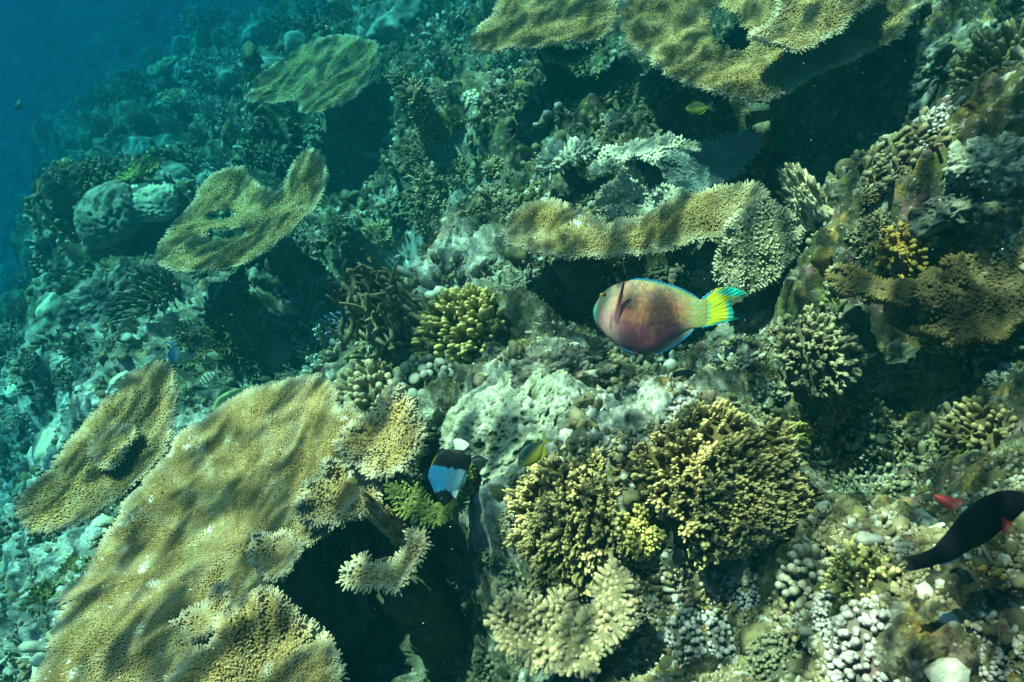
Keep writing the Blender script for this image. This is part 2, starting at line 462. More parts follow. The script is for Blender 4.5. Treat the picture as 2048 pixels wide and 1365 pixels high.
def bush(R, n1=40, n2=6, n3=4, flat=.75, rad=.05, zmin=.12, S=5, long_=1., knob=1.):
    """a dome of branches that fork into branchlets and blunt nubs"""
    mb = MB()
    D1 = fib(n1, zmin); D1 = nrm(D1 + RS.normal(0, .12, D1.shape))
    L1 = R * RS.uniform(.62, .86, n1)[:, None]; sc = np.array((1, 1, flat))
    P = np.zeros((n1, 1, 3)) + (D1 * sc)[:, None, :] * L1[:, None] * np.linspace(.15, 1, 5)[None, :, None]
    P[:, :, 2] += (R * .10 * np.linspace(0, 1, 5) ** 2)[None]
    tubes(mb, P, R * rad * np.array((1.3, 1.2, 1.05, .9, .6))[None], S, np.array([[0, 0, .1, .3, .6]]))
    i = np.repeat(np.arange(n1), n2); s_ = RS.uniform(.5, 1., len(i))
    A = (D1 * sc)[i] * L1[i] * s_[:, None]; A[:, 2] += R * .10 * s_ ** 2
    D2 = nrm(D1[i] + RS.normal(0, .55, A.shape) + (0, 0, .15)); L2 = R * RS.uniform(.16, .30, len(i)) * long_
    B2 = A[:, None, :] + D2[:, None, :] * (L2[:, None] * np.array((0, .5, .85, 1)))[..., None]
    tubes(mb, B2, R * rad * RS.uniform(.6, .8, (len(i), 1)) * np.array((1, .95, .8, .45))[None] * knob, S, np.array([[.1, .35, .75, 1]]))
    if n3:
        j = np.repeat(np.arange(len(i)), n3); u = RS.uniform(.25, .95, len(j))
        A3 = A[j] + D2[j] * (L2[j] * u)[:, None]; D3 = nrm(D2[j] * .5 + RS.normal(0, .6, A3.shape)); L3 = R * RS.uniform(.06, .12, len(j)) * long_
        B3 = A3[:, None, :] + D3[:, None, :] * (L3[:, None] * np.array((0, .7, 1)))[..., None]
        tubes(mb, B3, R * rad * .46 * np.array([(1, .85, .5)]) * knob, max(4, S - 1), np.array([[.3, .8, 1]]))
    v, f = ico(3); vv = v * np.array((.42, .42, .3 * flat)) * R * (1 + .15 * vnoise(v * 3, 4))[:, None]
    mb.add(vv, f, 0.)
    return mb
def digit(R, n=90, L=.3, rad=.06, flat=.5, up=.6, S=8, zmin=.05, prof=(1.05, 1.05, .98, .8, .42), base=.85, buds=1, lob=0.):
    """thick fingers on a low mound"""
    mb = MB(); v, f = ico(4)
    lb = lambda q: 1 + lob * (vnoise(q * 2.4 + R * 7, 14) + .45 * vnoise(q * 5.2 + R * 7, 15))
    k = (1 + .06 * vnoise(v * 4, 4)) * lb(v)
    sc = np.array((1, 1, flat)) * R * base
    vv = v * k[:, None] * sc; vv[:, 2] = np.where(v[:, 2] < 0, vv[:, 2] * .5, vv[:, 2])
    mb.add(vv, f, 0.)
    d = fib(n, zmin); d = nrm(d + RS.normal(0, .09, d.shape)); d = d[RS.uniform(0, 1, n) > .1]; n = len(d)
    P0 = d * sc * (.96 * lb(d))[:, None]; N = nrm(d / np.array((1, 1, flat)) + (0, 0, up))
    LL = R * L * RS.uniform(.65, 1.2, n) * (.55 + .45 * sstep(0, .4, d[:, 2])); RR = R * rad * RS.uniform(.6, 1.35, n)
    fingers(mb, P0, N + RS.normal(0, .10, N.shape), LL, RR, S, prof=prof, ss=(0, .4, .75, .93, 1.0), bend=.06)
    nb = n * buds; j = RS.randint(0, n, nb)           # buds beside the fingers
    A = P0[j] + N[j] * (LL[j] * RS.uniform(.1, .4 if buds == 1 else .85, nb))[:, None]
    fingers(mb, A, N[j] + RS.normal(0, .6, A.shape), LL[j] * (.5 if buds == 1 else .32), RR[j] * .65, max(5, S - 2), prof=prof, bend=.05, tip0=0. if buds == 1 else .25)
    return mb
def thicket(R, n=230, L=.34, flat=.5, rad=.024, n2=6, n3=3, up=.5, S=5, base=.72):
    """a broad dome covered by short stems that fork into branchlets and nubs"""
    mb = MB(); v, f = ico(4); sc = np.array((1, 1, flat)) * R * base
    vv = v * sc * (1 + .08 * vnoise(v * 4, 4))[:, None]; vv[:, 2] = np.where(v[:, 2] < 0, vv[:, 2] * .4, vv[:, 2]); mb.add(vv, f, 0.)
    d = fib(n, .0); d = nrm(d + RS.normal(0, .06, d.shape))
    cl = .75 + .5 * vnoise(d * 3.1, 12)
    P0 = d * sc * .95; D = nrm(nrm(d / np.array((1, 1, flat))) + (0, 0, up) + RS.normal(0, .16, d.shape)); L1 = R * L * RS.uniform(.7, 1.2, n) * cl
    u = np.linspace(0, 1, 4); P = P0[:, None] + D[:, None] * (L1[:, None] * u)[..., None]
    tubes(mb, P, R * rad * np.array([(1.4, 1.25, 1.1, .7)]), S, np.array([[0, .15, .45, .9]]))
    i = np.repeat(np.arange(n), n2); s_ = RS.uniform(.3, .95, len(i)); A = P0[i] + D[i] * (L1[i] * s_)[:, None]
    D2 = nrm(D[i] * .9 + RS.normal(0, .5, A.shape)); L2 = L1[i] * RS.uniform(.28, .55, len(i))
    tubes(mb, A[:, None] + D2[:, None] * (L2[:, None] * np.array((0, .55, .9, 1.)))[..., None], R * rad * np.array([(1., .95, .85, .5)]), S, np.array([[.1, .4, .85, 1]]))
    if n3:
        j = np.repeat(np.arange(len(i)), n3); A3 = A[j] + D2[j] * (L2[j] * RS.uniform(.2, .95, len(j)))[:, None]; D3 = nrm(D2[j] * .7 + RS.normal(0, .6, A3.shape))
        tubes(mb, A3[:, None] + D3[:, None] * (R * rad * RS.uniform(1.2, 2.2, len(j))[:, None] * np.array((0, .7, 1)))[..., None], R * rad * .62 * np.array([(1, .9, .5)]), 4, np.array([[.3, .8, 1]]))
    return mb
def lobes(R, k=7, flat=.5, rad=.03, L=.5, n=80, seed=0):
    """a colony of several thickets that lean apart, with dark gaps between them"""
    mb = MB(); d = fib(k, .1); r2 = np.random.RandomState(seed)
    for q in d:
        s_ = r2.uniform(.27, .47); q = nrm((q + r2.normal(0, .18, 3))[None])[0]
        m = digit(R * s_, int(n * s_ / .4), L * r2.uniform(.8, 1.3), rad / s_ * r2.uniform(.85, 1.15), .65, .6, 7, .0, (1.1, 1.1, 1.0, .8, .4), .7, 4)
        mb.merge(m.move(frame(unit(q * np.array((1, 1, 1)) + (0, 0, .5)), r2.uniform(0, 6)), q * np.array((1, 1, flat)) * R * r2.uniform(.5, .72)))
    v, f = ico(3); mb.add(v * np.array((.5, .5, .45 * flat)) * R, f, 0.)
    return mb
def stag(R, n1=14, n2=7, n3=2, rad=.045, el=(.15, .95), S=6, wander=.12):
    """open antler-like branches"""
    mb = MB(); D = fib(n1, el[0], el[1]); D = nrm(D + RS.normal(0, .15, D.shape)); L = R * RS.uniform(.75, 1.1, n1)
    s_ = np.linspace(0, 1, 7); W = np.cumsum(RS.normal(0, wander, (n1, 7, 3)), 1) * s_[None, :, None] * .5
    P = (D[:, None, :] * s_[None, :, None] + W * .4) * L[:, None, None]; P[:, :, 2] += (R * .12 * s_ ** 2)[None]
    tubes(mb, P, R * rad * np.array((1.3, 1.2, 1.1, 1, .85, .65, .35))[None], S, (s_ ** 6)[None])
    i = np.repeat(np.arange(n1), n2); k = RS.randint(2, 7, len(i)); A = P[i, k]
    D2 = nrm(D[i] * .8 + RS.normal(0, .6, A.shape) + (0, 0, .2)); L2 = R * RS.uniform(.18, .42, len(i)); u = np.linspace(0, 1, 5)
    P2 = A[:, None] + (D2[:, None] * u[None, :, None] + RS.normal(0, .1, (len(i), 1, 3)) * (u ** 2)[None, :, None]) * L2[:, None, None]
    tubes(mb, P2, R * rad * .72 * np.array((1.1, 1, .9, .7, .35))[None], S, (u ** 5)[None])
    if n3:
        j = np.repeat(np.arange(len(i)), n3); A = P2[j, RS.randint(1, 4, len(j))]
        D3 = nrm(D2[j] + RS.normal(0, .7, A.shape)); L3 = R * RS.uniform(.07, .16, len(j))
        P3 = A[:, None] + D3[:, None] * (L3[:, None] * np.array((0, .6, 1)))[..., None]
        tubes(mb, P3, R * rad * .5 * np.array([(1, .85, .4)]), max(4, S - 1), np.array([[0, .4, 1]]))
    return mb
def boulder(R, flat=.7, lump=5., amp=.13, sub=5, cut=-.35):
    mb = MB(); v, f = ico(sub); d1, d2, c = worley(v * lump * .5 + 3.3, int(R * 1e4) % 97)
    k = 1 + .18 * vnoise(v * 1.4 + R, 3) + amp * np.sqrt(np.maximum(0, 1 - (d1 / .85) ** 2)) + .012 * fbm(v * 18, 3, 6)
    vv = v * k[:, None] * np.array((1, 1, flat)) * R; vv[:, 2] = np.maximum(vv[:, 2], cut * R)
    mb.add(vv, f, np.clip((.75 - d1) * 1.6, 0, 1))
    return mb
def rock(R, sc=(1, 1, .6), amp=.35, pits=0., seed=0, sub=6, fine=.05, cut=None, knob=0.):
    mb = MB(); v, f = ico(sub)
    k = 1 + amp * fbm(v * 1.3 + seed, 3, seed) + amp * .35 * np.abs(vnoise(v * 4.1, seed + 7)) + fine * fbm(v * 9, 5, seed + 2, .6)
    pt = 0
    if pits:
        for s_, a in ((3.2, .7), (6.5, .6), (12, .4), (22, .25)):
            d1, d2, c = worley(v * s_ + seed, seed + 31); h = sstep(.42, .22, d1) * (c > .5); k = k - pits * a * h; pt = np.maximum(pt, h)
    if knob:
        d1, d2, c = worley(v * 8 + seed, seed + 41); k = k + knob * np.maximum(0, .7 - d1) * (.4 + c)
    vv = v * k[:, None] * np.array(sc) * R
    mb.add(vv, f, np.clip(.5 + fbm(v * 6, 3, 8), 0, 1), pt)
    return mb
def tangle(R, n=26, rad=.05, S=7):
    """a heap of dead branches that leans together"""
    mb = MB(); s_ = np.linspace(0, 1, 9); a = RS.uniform(0, 2 * np.pi, n)
    foot = np.stack([np.cos(a), np.sin(a), 0 * a], 1) * R * RS.uniform(.5, 1.05, (n, 1)); foot[:, 2] = -.05 * R
    top = RS.normal(0, .16, (n, 3)) * R + (0, 0, R * .85)
    P = foot[:, None] + (top - foot)[:, None] * s_[None, :, None] * RS.uniform(.55, 1.05, (n, 1, 1))
    P = P + np.cumsum(RS.normal(0, .05, P.shape), 1) * R
    rr = R * rad * RS.uniform(.7, 1.3, (n, 1)) * (1.1 - .35 * s_)[None] * (1 + .16 * RS.normal(0, 1, (n, 9)))
    tubes(mb, P, rr, S, RS.uniform(0, .5, (n, 1)) * np.ones((1, 9)))
    i = np.repeat(np.arange(n), 3); A = P[i, RS.randint(1, 8, len(i))]; D = nrm(RS.normal(0, 1, A.shape) + (0, 0, -.1)); L = R * RS.uniform(.15, .5, len(i)); u = np.linspace(0, 1, 5)
    P2 = A[:, None] + (D[:, None] * u[None, :, None] + RS.normal(0, .18, (len(i), 1, 3)) * (u ** 2)[None, :, None]) * L[:, None, None]
    tubes(mb, P2, R * rad * .75 * np.array([(1.1, 1, .95, .8, .5)]), S, .3)
    return mb
def column(H, R, n=420, L=.35):
    """an upright column bristling with short branchlets"""
    mb = MB(); s_ = np.linspace(0, 1, 8); P = np.stack([.12 * H * np.sin(s_ * 2.2), 0 * s_, s_ * H], 1)
    tubes(mb, P[None], R * .6 * np.array([(1.2, 1.1, 1, 1.05, 1, .95, .8, .5)]), 12, 0.)
    u = RS.uniform(.02, 1, n); a = RS.uniform(0, 2 * np.pi, n); D = np.stack([np.cos(a), np.sin(a), RS.uniform(.1, .8, n)], 1)
    A = np.stack([np.interp(u, s_, P[:, k]) for k in range(3)], 1) + D * (1, 1, 0) * R * .5
    fingers(mb, A, D, R * L * RS.uniform(1, 1.6, n), R * .09, 5, bend=.1)
    return mb

def place(name, label, px, py, wpx, make, m, cat='coral', lean=(0, 0), el=(1, 1, 1), az=0., group=None, sink=.02, rise=.35, up=.5, lift=0.):
    """grow one colony at a pixel of the photograph: wpx is its width there, make(R) builds it for a radius in metres"""
    p = at(px, py); R = .5 * wpx * depth(p) / FPX
    p = at(px, py, rise * R * el[2] + lift); R = .5 * wpx * depth(p) / FPX
    loc = p - np.array((0, 0, rise * R * el[2]))
    n = unit(gnormal(p) * (1 - up) + np.array((0, 0, up)) + np.array((*lean, 0)))
    mb = make(R) if callable(make) else make
    mb.move(frame(n, az) @ np.diag(el), loc - n * sink)
    return mb.build(name, m, loc=tuple(loc), label=label, cat=cat, group=group)
# ------------------------------------------------------------------ materials of the place
M_REEF = mat('reef_rock', (.09, .08, .045), patch=(.42, .42, .35), vary=.65, scale=42, bump=1., bscale=75,
             layers=[((.03, .03, .018), 4., .46, .62), ((.20, .19, .13), 6.5, .54, .68), ((.24, .12, .12), 11., .57, .66), ((.30, .19, .05), 13.7, .56, .65), ((.12, .13, .03), 9.1, .52, .66), ((.34, .32, .24), 21., .58, .66), ((.02, .02, .012), 38., .56, .64), ((.40, .38, .30), 63., .62, .68)])
M_ROCK = mat('pale_limestone', (.42, .42, .33), tip=(.28, .30, .21), patch=(.08, .08, .05), vary=.45, scale=40, bump=1., bscale=70,
             layers=[((.13, .15, .07), 5., .5, .68), ((.50, .49, .40), 11., .52, .66), ((.16, .12, .06), 23., .58, .68)])
M_ROCKM = mat('encrusted_rock', (.11, .105, .075), tip=(.22, .215, .17), patch=(.04, .04, .03), vary=.6, scale=38, bump=1., bscale=70,
              layers=[((.06, .055, .03), 5., .5, .68), ((.26, .13, .13), 10., .58, .7), ((.34, .22, .06), 8.3, .58, .68), ((.44, .43, .37), 17., .58, .66)])
M_ROCKD = mat('dark_turf_rock', (.085, .085, .055), tip=(.15, .14, .10), vary=.5, scale=18, bump=.7, bscale=55, layers=[((.2, .2, .15), 9., .58, .7)])
M_LEDGE = mat('brown_turf_ledge', (.075, .05, .022), tip=(.15, .10, .045), patch=(.32, .21, .07), vary=.45, scale=18, bump=.9, bscale=70,
              layers=[((.30, .16, .035), 6., .6, .72), ((.10, .085, .05), 8., .5, .66), ((.30, .27, .2), 14., .6, .7)])
M_TAB = mat('tan_table_coral', (.135, .082, .028), tip=(.42, .28, .105), patch=(.62, .60, .52), vary=.3, scale=7, bump=.15, layers=[((.22, .18, .09), 14., .5, .7), ((.09, .08, .035), 4.5, .52, .7)])
M_TABG = mat('olive_table_coral', (.125, .085, .03), tip=(.42, .295, .11), patch=(.6, .6, .5), vary=.28, scale=6, bump=.15)
M_TABP = mat('pale_dead_plate', (.36, .36, .27), tip=(.55, .54, .44), patch=(.60, .55, .30), vary=.35, scale=15, bump=.7, layers=[((.20, .23, .10), 8., .52, .68)])
M_BRIS = mat('grey_brown_bristle_coral', (.13, .11, .06), tip=(.52, .44, .28), patch=(.55, .5, .36), vary=.35, scale=10, bump=.2)
M_FAN = mat('blue_grey_ridged_plate', (.16, .18, .16), tip=(.34, .36, .32), patch=(.5, .5, .42), vary=.3, scale=9)
M_FING = mat('yellow_olive_fingers', (.13, .11, .03), tip=(.68, .53, .20), vary=.2, scale=12, bump=.8, bscale=160)
M_FINGP = mat('pale_tan_fingers', (.22, .19, .10), tip=(.58, .46, .28), vary=.2, scale=12, bump=.8, bscale=160)
M_KNOB = mat('grey_brown_knobs', (.10, .09, .065), tip=(.38, .35, .27), vary=.25, scale=14, bump=.8, bscale=160)
M_OLIVE = mat('olive_bush_coral', (.11, .085, .032), tip=(.74, .57, .25), vary=.25, scale=9, bump=.8, bscale=150)  # dark finger bases, lowered further to paint shade between the fingers
M_YELL = mat('yellow_bush_coral', (.34, .25, .05), tip=(.72, .60, .20), vary=.25, scale=9, bump=.8, bscale=150)
M_ORNG = mat('orange_brown_knobs', (.26, .145, .025), tip=(.42, .27, .07), vary=.25, scale=12, bump=.8, bscale=140)
M_BRN = mat('brown_fingers', (.13, .095, .04), tip=(.36, .28, .13), vary=.25, scale=12, bump=.8, bscale=150)
M_CREAM = mat('cream_bush_coral', (.12, .11, .07), tip=(.44, .35, .20), vary=.25, scale=9, bump=.8, bscale=150)
M_GREY = mat('grey_green_bush_coral', (.075, .078, .05), tip=(.25, .235, .15), vary=.3, scale=9, bump=.8, bscale=130)
M_BLUE = mat('blue_tipped_staghorn', (.15, .13, .09), tip=(.25, .38, .75), vary=.25, scale=9, bump=.8, bscale=130)
M_STAG = mat('pale_staghorn', (.26, .25, .17), tip=(.66, .64, .55), vary=.25, scale=9, bump=.8, bscale=130)
M_LIME = mat('lime_green_coral', (.11, .12, .028), tip=(.34, .33, .10), vary=.25, scale=9, bump=.8, bscale=140)
M_BOUL = mat('grey_lobed_coral', (.13, .14, .10), tip=(.26, .28, .2), vary=.2, scale=6, bump=.25, bscale=120)
M_BOULP = mat('cream_lobed_coral', (.36, .36, .22), tip=(.55, .55, .38), vary=.2, scale=6, bump=.25, bscale=120)
M_BOULG = mat('olive_lobed_coral', (.24, .24, .10), tip=(.36, .36, .17), vary=.25, scale=12, bump=.8, bscale=120)
M_DEAD = mat('algae_covered_dead_branches', (.13, .115, .06), tip=(.26, .25, .16), vary=.5, scale=22, bump=.8, bscale=90, layers=[((.22, .22, .15), 9., .55, .68)])
M_DEADP = mat('pale_dead_branches', (.26, .25, .18), tip=(.42, .41, .33), vary=.45, scale=22, bump=.8, bscale=90, layers=[((.14, .14, .08), 9., .52, .68)])
M_RUBB = mat('coral_rubble', (.075, .066, .035), tip=(.25, .205, .12), patch=(.50, .49, .42), vary=.5, scale=25, bump=.7, bscale=90, layers=[((.22, .12, .11), 7., .58, .68), ((.30, .19, .05), 9., .57, .66), ((.12, .13, .04), 6., .52, .64), ((.05, .05, .03), 5., .54, .7)])
M_PEBB = mat('pale_grey_knob_coral', (.11, .10, .085), tip=(.38, .35, .33), vary=.3, scale=12, bump=.4, bscale=120, layers=[((.28, .22, .26), 8., .55, .7)])
M_YSP = mat('bright_yellow_sponge', (.55, .38, .02), tip=(.75, .58, .06), vary=.2, scale=30, bump=.4)
M_CRUST = mat('orange_white_crust', (.30, .17, .05), tip=(.45, .36, .22), vary=.5, scale=38, bump=1., bscale=70, layers=[((.5, .48, .4), 17., .56, .66), ((.10, .07, .03), 9., .55, .68)])
M_SNOW = mat('drifting_specks', (.6, .6, .55), vary=0, bump=0)
M_PYEL = mat('pale_yellow_fingers', (.26, .22, .06), tip=(.72, .66, .28), vary=.2, scale=12, bump=.8, bscale=150)
M_FISH = mat('fish_skin', (.3, .3, .3), tint=True, vary=.08, scale=60, bump=.08, bscale=260, rough=.42, spec=.4)
M_FISHD = mat('dark_fish_skin', (.01, .01, .01), tint=True, vary=.15, scale=50, bump=.1, bscale=200, rough=.8, spec=.02)
M_FIN = mat('fish_fin', (.3, .3, .3), tint=True, vary=.1, scale=60, bump=.1, bscale=200, rough=.5, spec=.3)
M_EYE = mat('fish_eye', (.3, .3, .3), tint=True, vary=0, bump=0, rough=.12, spec=.6)
# ------------------------------------------------------------------ table corals
build_ground()
table_coral('tan table coral with a notched lower edge above the dark gully',
    [(495, 200), (518, 165), (560, 130), (610, 100), (660, 82), (710, 79), (745, 88), (760, 105), (757, 130), (745, 160), (725, 190), (690, 215), (650, 230), (622, 233), (602, 226), (606, 208), (590, 198), (575, 202), (550, 212), (512, 214)],
    .42, M_TABG, tilt=(.0, -.03), spacing=.0105, nub=(.016, .0044), bowl=.04, thick=.03)
table_coral('broken tan table coral with a bite out of its top edge',
    [(330, 520), (342, 485), (372, 447), (398, 425), (410, 392), (440, 366), (494, 345), (500, 362), (522, 378), (548, 388), (572, 380), (582, 352), (602, 326), (630, 317), (655, 330), (660, 365), (655, 400), (640, 425), (600, 465), (560, 495), (510, 530), (450, 556), (402, 564), (360, 560), (336, 545)],
    .48, M_TABG, rag=.010, holes=[[(410, 470), (430, 458), (465, 455), (500, 452), (505, 465), (470, 483), (430, 490), (415, 484)], [(403, 442), (428, 426), (470, 420), (488, 430), (450, 446), (420, 453)]], tilt=(.02, -.05), spacing=.009, nub=(.015, .0038), bowl=.07, thick=.03)
table_coral('oval tan table coral with a small raised tier, at the left above the deep water',
    [(55, 1015), (65, 985), (100, 955), (130, 915), (170, 860), (215, 815), (260, 775), (300, 745), (340, 740), (363, 755), (362, 800), (350, 840), (345, 880), (335, 910), (300, 950), (250, 990), (200, 1030), (150, 1055), (100, 1073), (68, 1060)],
    .38, M_TABG, tiers=[([(175, 905), (185, 880), (215, 855), (245, 845), (268, 868), (258, 898), (232, 930), (205, 937), (180, 922)], .05, (0, 0), dict(bowl=0., wav=.006))], rag=.010,
    tilt=(.03, -.05), spacing=.0078, nub=(.012, .0032), bowl=.04, thick=.03)
table_coral('huge tan table coral with white bald spots, filling the lower left',
    [(20, 1480), (95, 1330), (130, 1235), (135, 1185), (190, 1130), (210, 1085), (260, 1010), (320, 930), (400, 850), (480, 795), (545, 768), (590, 772), (612, 764), (638, 755), (660, 762), (672, 800), (700, 842), (745, 850), (790, 870), (800, 920), (780, 950), (740, 980), (690, 1030), (640, 1075), (590, 1110), (558, 1160), (545, 1195), (575, 1215), (605, 1245), (640, 1262), (662, 1300), (680, 1365), (700, 1480)],
    .34, M_TAB, mid=(430, 1060), spacing=.0054, nub=(.0095, .0022), bowl=.03, wav=.016, thick=.022, pale=(1.12, .009), tilt=(.02, -.02), stem=(480, 1080),
    tiers=[([(690, 900), (700, 862), (740, 848), (780, 800), (805, 790), (828, 815), (832, 842), (852, 870), (845, 910), (820, 942), (792, 952), (750, 955), (715, 935)], .075, (.0, -.10), dict(nub=(.016, .0040), pale=(1.05, .05), wav=.024)),
           ([(610, 1020), (625, 975), (655, 935), (700, 925), (740, 945), (758, 985), (740, 1015), (705, 1036), (660, 1047), (625, 1052)], .035, (.0, -.12), dict(nub=(.014, .0034), pale=None, wav=.024)),
           ([(600, 1062), (625, 1040), (665, 1035), (672, 1052), (650, 1075), (618, 1082)], -.03, (0, -.1), dict(nub=(.012, .0032), pale=None)),
           ([(500, 1110), (540, 1062), (590, 1055), (612, 1090), (600, 1130), (565, 1158), (525, 1160), (505, 1140)], .06, (0, -.1), dict(nub=(.009, .0028), pale=None)),
           ([(372, 1260), (395, 1215), (440, 1190), (475, 1182), (470, 1220), (440, 1262), (400, 1285)], .055, (0, -.1), dict(nub=(.010, .0028), pale=None)),
           ([(340, 1420), (400, 1310), (460, 1245), (495, 1205), (532, 1187), (572, 1210), (602, 1243), (640, 1262), (662, 1300), (682, 1365), (695, 1470), (350, 1470)], .085, (-.02, -.1), dict(nub=(.011, .003), pale=None, wav=.03))])
table_coral('tan table coral at the top edge, the left one of the neighbouring pair',
    [(945, 102), (955, 70), (990, 30), (1020, 0), (1060, -60), (1200, -60), (1228, 0), (1242, 50), (1235, 88), (1200, 96), (1150, 92), (1100, 106), (1050, 97), (1000, 106), (960, 109)],
    .36, M_TAB, spacing=.0072, nub=(.014, .003), bowl=.06, wav=.02, tiers=[([(1085, 112), (1110, 103), (1150, 98), (1190, 106), (1200, 118), (1170, 120), (1130, 122), (1100, 124)], -.05)], tilt=(.0, -.02))
table_coral('large two-tiered golden brown table coral at the top right over a dark cave',
    [(1230, 55), (1250, 10), (1290, -70), (1790, -70), (1825, 0), (1824, 40), (1800, 80), (1740, 112), (1700, 122), (1640, 152), (1577, 186), (1530, 213), (1460, 206), (1400, 182), (1360, 162), (1330, 152), (1310, 122), (1275, 102), (1262, 76)],
    .42, M_TAB, spacing=.007, nub=(.014, .003), bowl=.05, wav=.022, stem=(1540, 60), tilt=(.03, -.02),
    tiers=[([(1495, 102), (1530, 104), (1580, 112), (1642, 88), (1702, 52), (1748, 0), (1760, -70), (1560, -70), (1555, 10), (1540, 60), (1505, 85)], .14, (0, -.05))], holes=[[(1408, 20), (1440, 8), (1495, 30), (1512, 70), (1495, 98), (1450, 106), (1410, 78)]])
table_coral('wavy pale gold table coral in the middle, right above the pink fish',
    [(998, 468), (1010, 440), (1040, 423), (1090, 400), (1130, 408), (1170, 430), (1205, 446), (1250, 442), (1330, 417), (1400, 400), (1470, 388), (1525, 384), (1530, 420), (1492, 460), (1440, 481), (1370, 491), (1330, 502), (1280, 499), (1240, 496), (1190, 511), (1150, 516), (1090, 506), (1040, 496)],
    .30, M_TAB, spacing=.0066, nub=(.013, .0028), bowl=.03, wav=.018, thick=.02, stem=(1140, 495), tilt=(0, .0), pale=(.95, .1))
table_coral('upright oval grey bristle coral standing behind the tail of the pink fish',
    [(1443, 470), (1470, 430), (1520, 398), (1572, 398), (1604, 430), (1598, 500), (1562, 552), (1512, 572), (1460, 562), (1440, 520)],
    .24, M_BRIS, spacing=.010, nub=(.011, .0042), tilt=(-.25, -.7), bowl=-.03, wav=.03, thick=.06, lean=.1, name='bristle_coral')
table_coral('white algae-dusted dead coral plate with a curled knob on its right end',
    [(1180, 345), (1190, 312), (1240, 286), (1300, 270), (1362, 264), (1398, 270), (1392, 290), (1345, 288), (1325, 300), (1338, 310), (1325, 330), (1292, 330), (1262, 318), (1225, 330), (1195, 352)],
    .30, M_TABP, spacing=.014, nub=(.012, .0055), bowl=-.05, wav=.035, thick=.04, rag=.02, name='dead_coral_plate', tilt=(-.1, -.12))
table_coral('blue-grey ridged plate coral hanging in the shade beneath the cave',
    [(1312, 345), (1345, 305), (1400, 290), (1470, 285), (1508, 300), (1500, 330), (1460, 365), (1410, 382), (1370, 396), (1345, 372)],
    .20, M_FAN, spacing=.011, nub=(.02, .004), bowl=.10, wav=.02, tilt=(-.15, -.4), lean=1.4, name='plate_coral')
table_coral('short pale crusty plate left of the white dead plate',
    [(1083, 338), (1100, 318), (1130, 305), (1165, 288), (1188, 290), (1180, 310), (1140, 330), (1100, 348)], .16, M_TABP, spacing=.014, nub=(.03, .008), wav=.03, rag=.025, name='dead_coral_plate', tilt=(-.05, -.2))
table_coral('small tan crescent plate coral jutting out below the orange crusted stalk',
    [(697, 1155), (705, 1120), (725, 1110), (745, 1132), (790, 1125), (815, 1092), (825, 1066), (850, 1064), (853, 1095), (840, 1130), (815, 1160), (780, 1178), (738, 1180)],
    .42, M_TAB, spacing=.0085, nub=(.013, .0036), bowl=.05, stem=(772, 1138), tilt=(0, -.12), name='plate_coral')
table_coral('small lime green crescent coral curling beneath the black and pale blue fish',
    [(800, 1000), (812, 972), (830, 968), (850, 1008), (880, 1020), (908, 1000), (928, 948), (946, 953), (941, 985), (916, 1020), (880, 1046), (840, 1049), (810, 1030)],
    .20, M_LIME, spacing=.009, nub=(.015, .004), bowl=.05, tilt=(-.05, -.15), name='plate_coral')
table_coral('cream crescent coral of tight round knobs at bottom centre',
    [(998, 1265), (1006, 1215), (1040, 1192), (1075, 1208), (1100, 1190), (1140, 1186), (1140, 1215), (1110, 1240), (1150, 1248), (1185, 1225), (1195, 1180), (1212, 1146), (1240, 1150), (1252, 1195), (1245, 1250), (1215, 1302), (1150, 1332), (1090, 1334), (1035, 1312)],
    .16, M_FINGP, spacing=.0125, nub=(.016, .0056), wav=.02, bowl=.03, stem=(1150, 1290), S=7, lean=.2, tilt=(0, -.2), name='plate_coral')
table_coral('upright pale green folded plate with sunlit ridges behind the wavy gold table',
    [(1185, 432), (1212, 396), (1238, 356), (1262, 342), (1288, 366), (1330, 376), (1378, 402), (1362, 428), (1280, 442)],
    .2, M_TABP, spacing=.013, nub=(.008, .005), wav=.05, bowl=.10, tilt=(-.25, -.8), name='plate_coral', rag=.02)
for lab, poly, lf, m_ in (
    ('far blue-green table coral at the top edge of the hazy slope', [(230, 18), (240, -30), (310, -40), (312, 8), (285, 25), (250, 42), (228, 40)], .4, M_TABG),
    ('far narrow table coral seen nearly edge on in blue haze', [(176, 92), (190, 75), (230, 60), (280, 38), (275, 55), (240, 72), (200, 92)], .4, M_TABG),
    ('far small pale round table coral below a hazy staghorn patch', [(316, 188), (340, 180), (370, 182), (368, 198), (348, 205), (326, 202)], .35, M_TABG),
    ('far greenish table coral behind the grey lobed corals', [(222, 362), (250, 338), (290, 322), (320, 330), (290, 350), (250, 362)], .35, M_LIME),
    ('far thin table coral with a pale rim in the hazy middle slope', [(295, 140), (315, 125), (350, 110), (352, 122), (330, 140), (305, 152)], .3, M_TABG)):
    table_coral(lab, poly, lf, m_, spacing=.03, nub=(.03, .012), thick=.06, wav=.02, rag=.03)
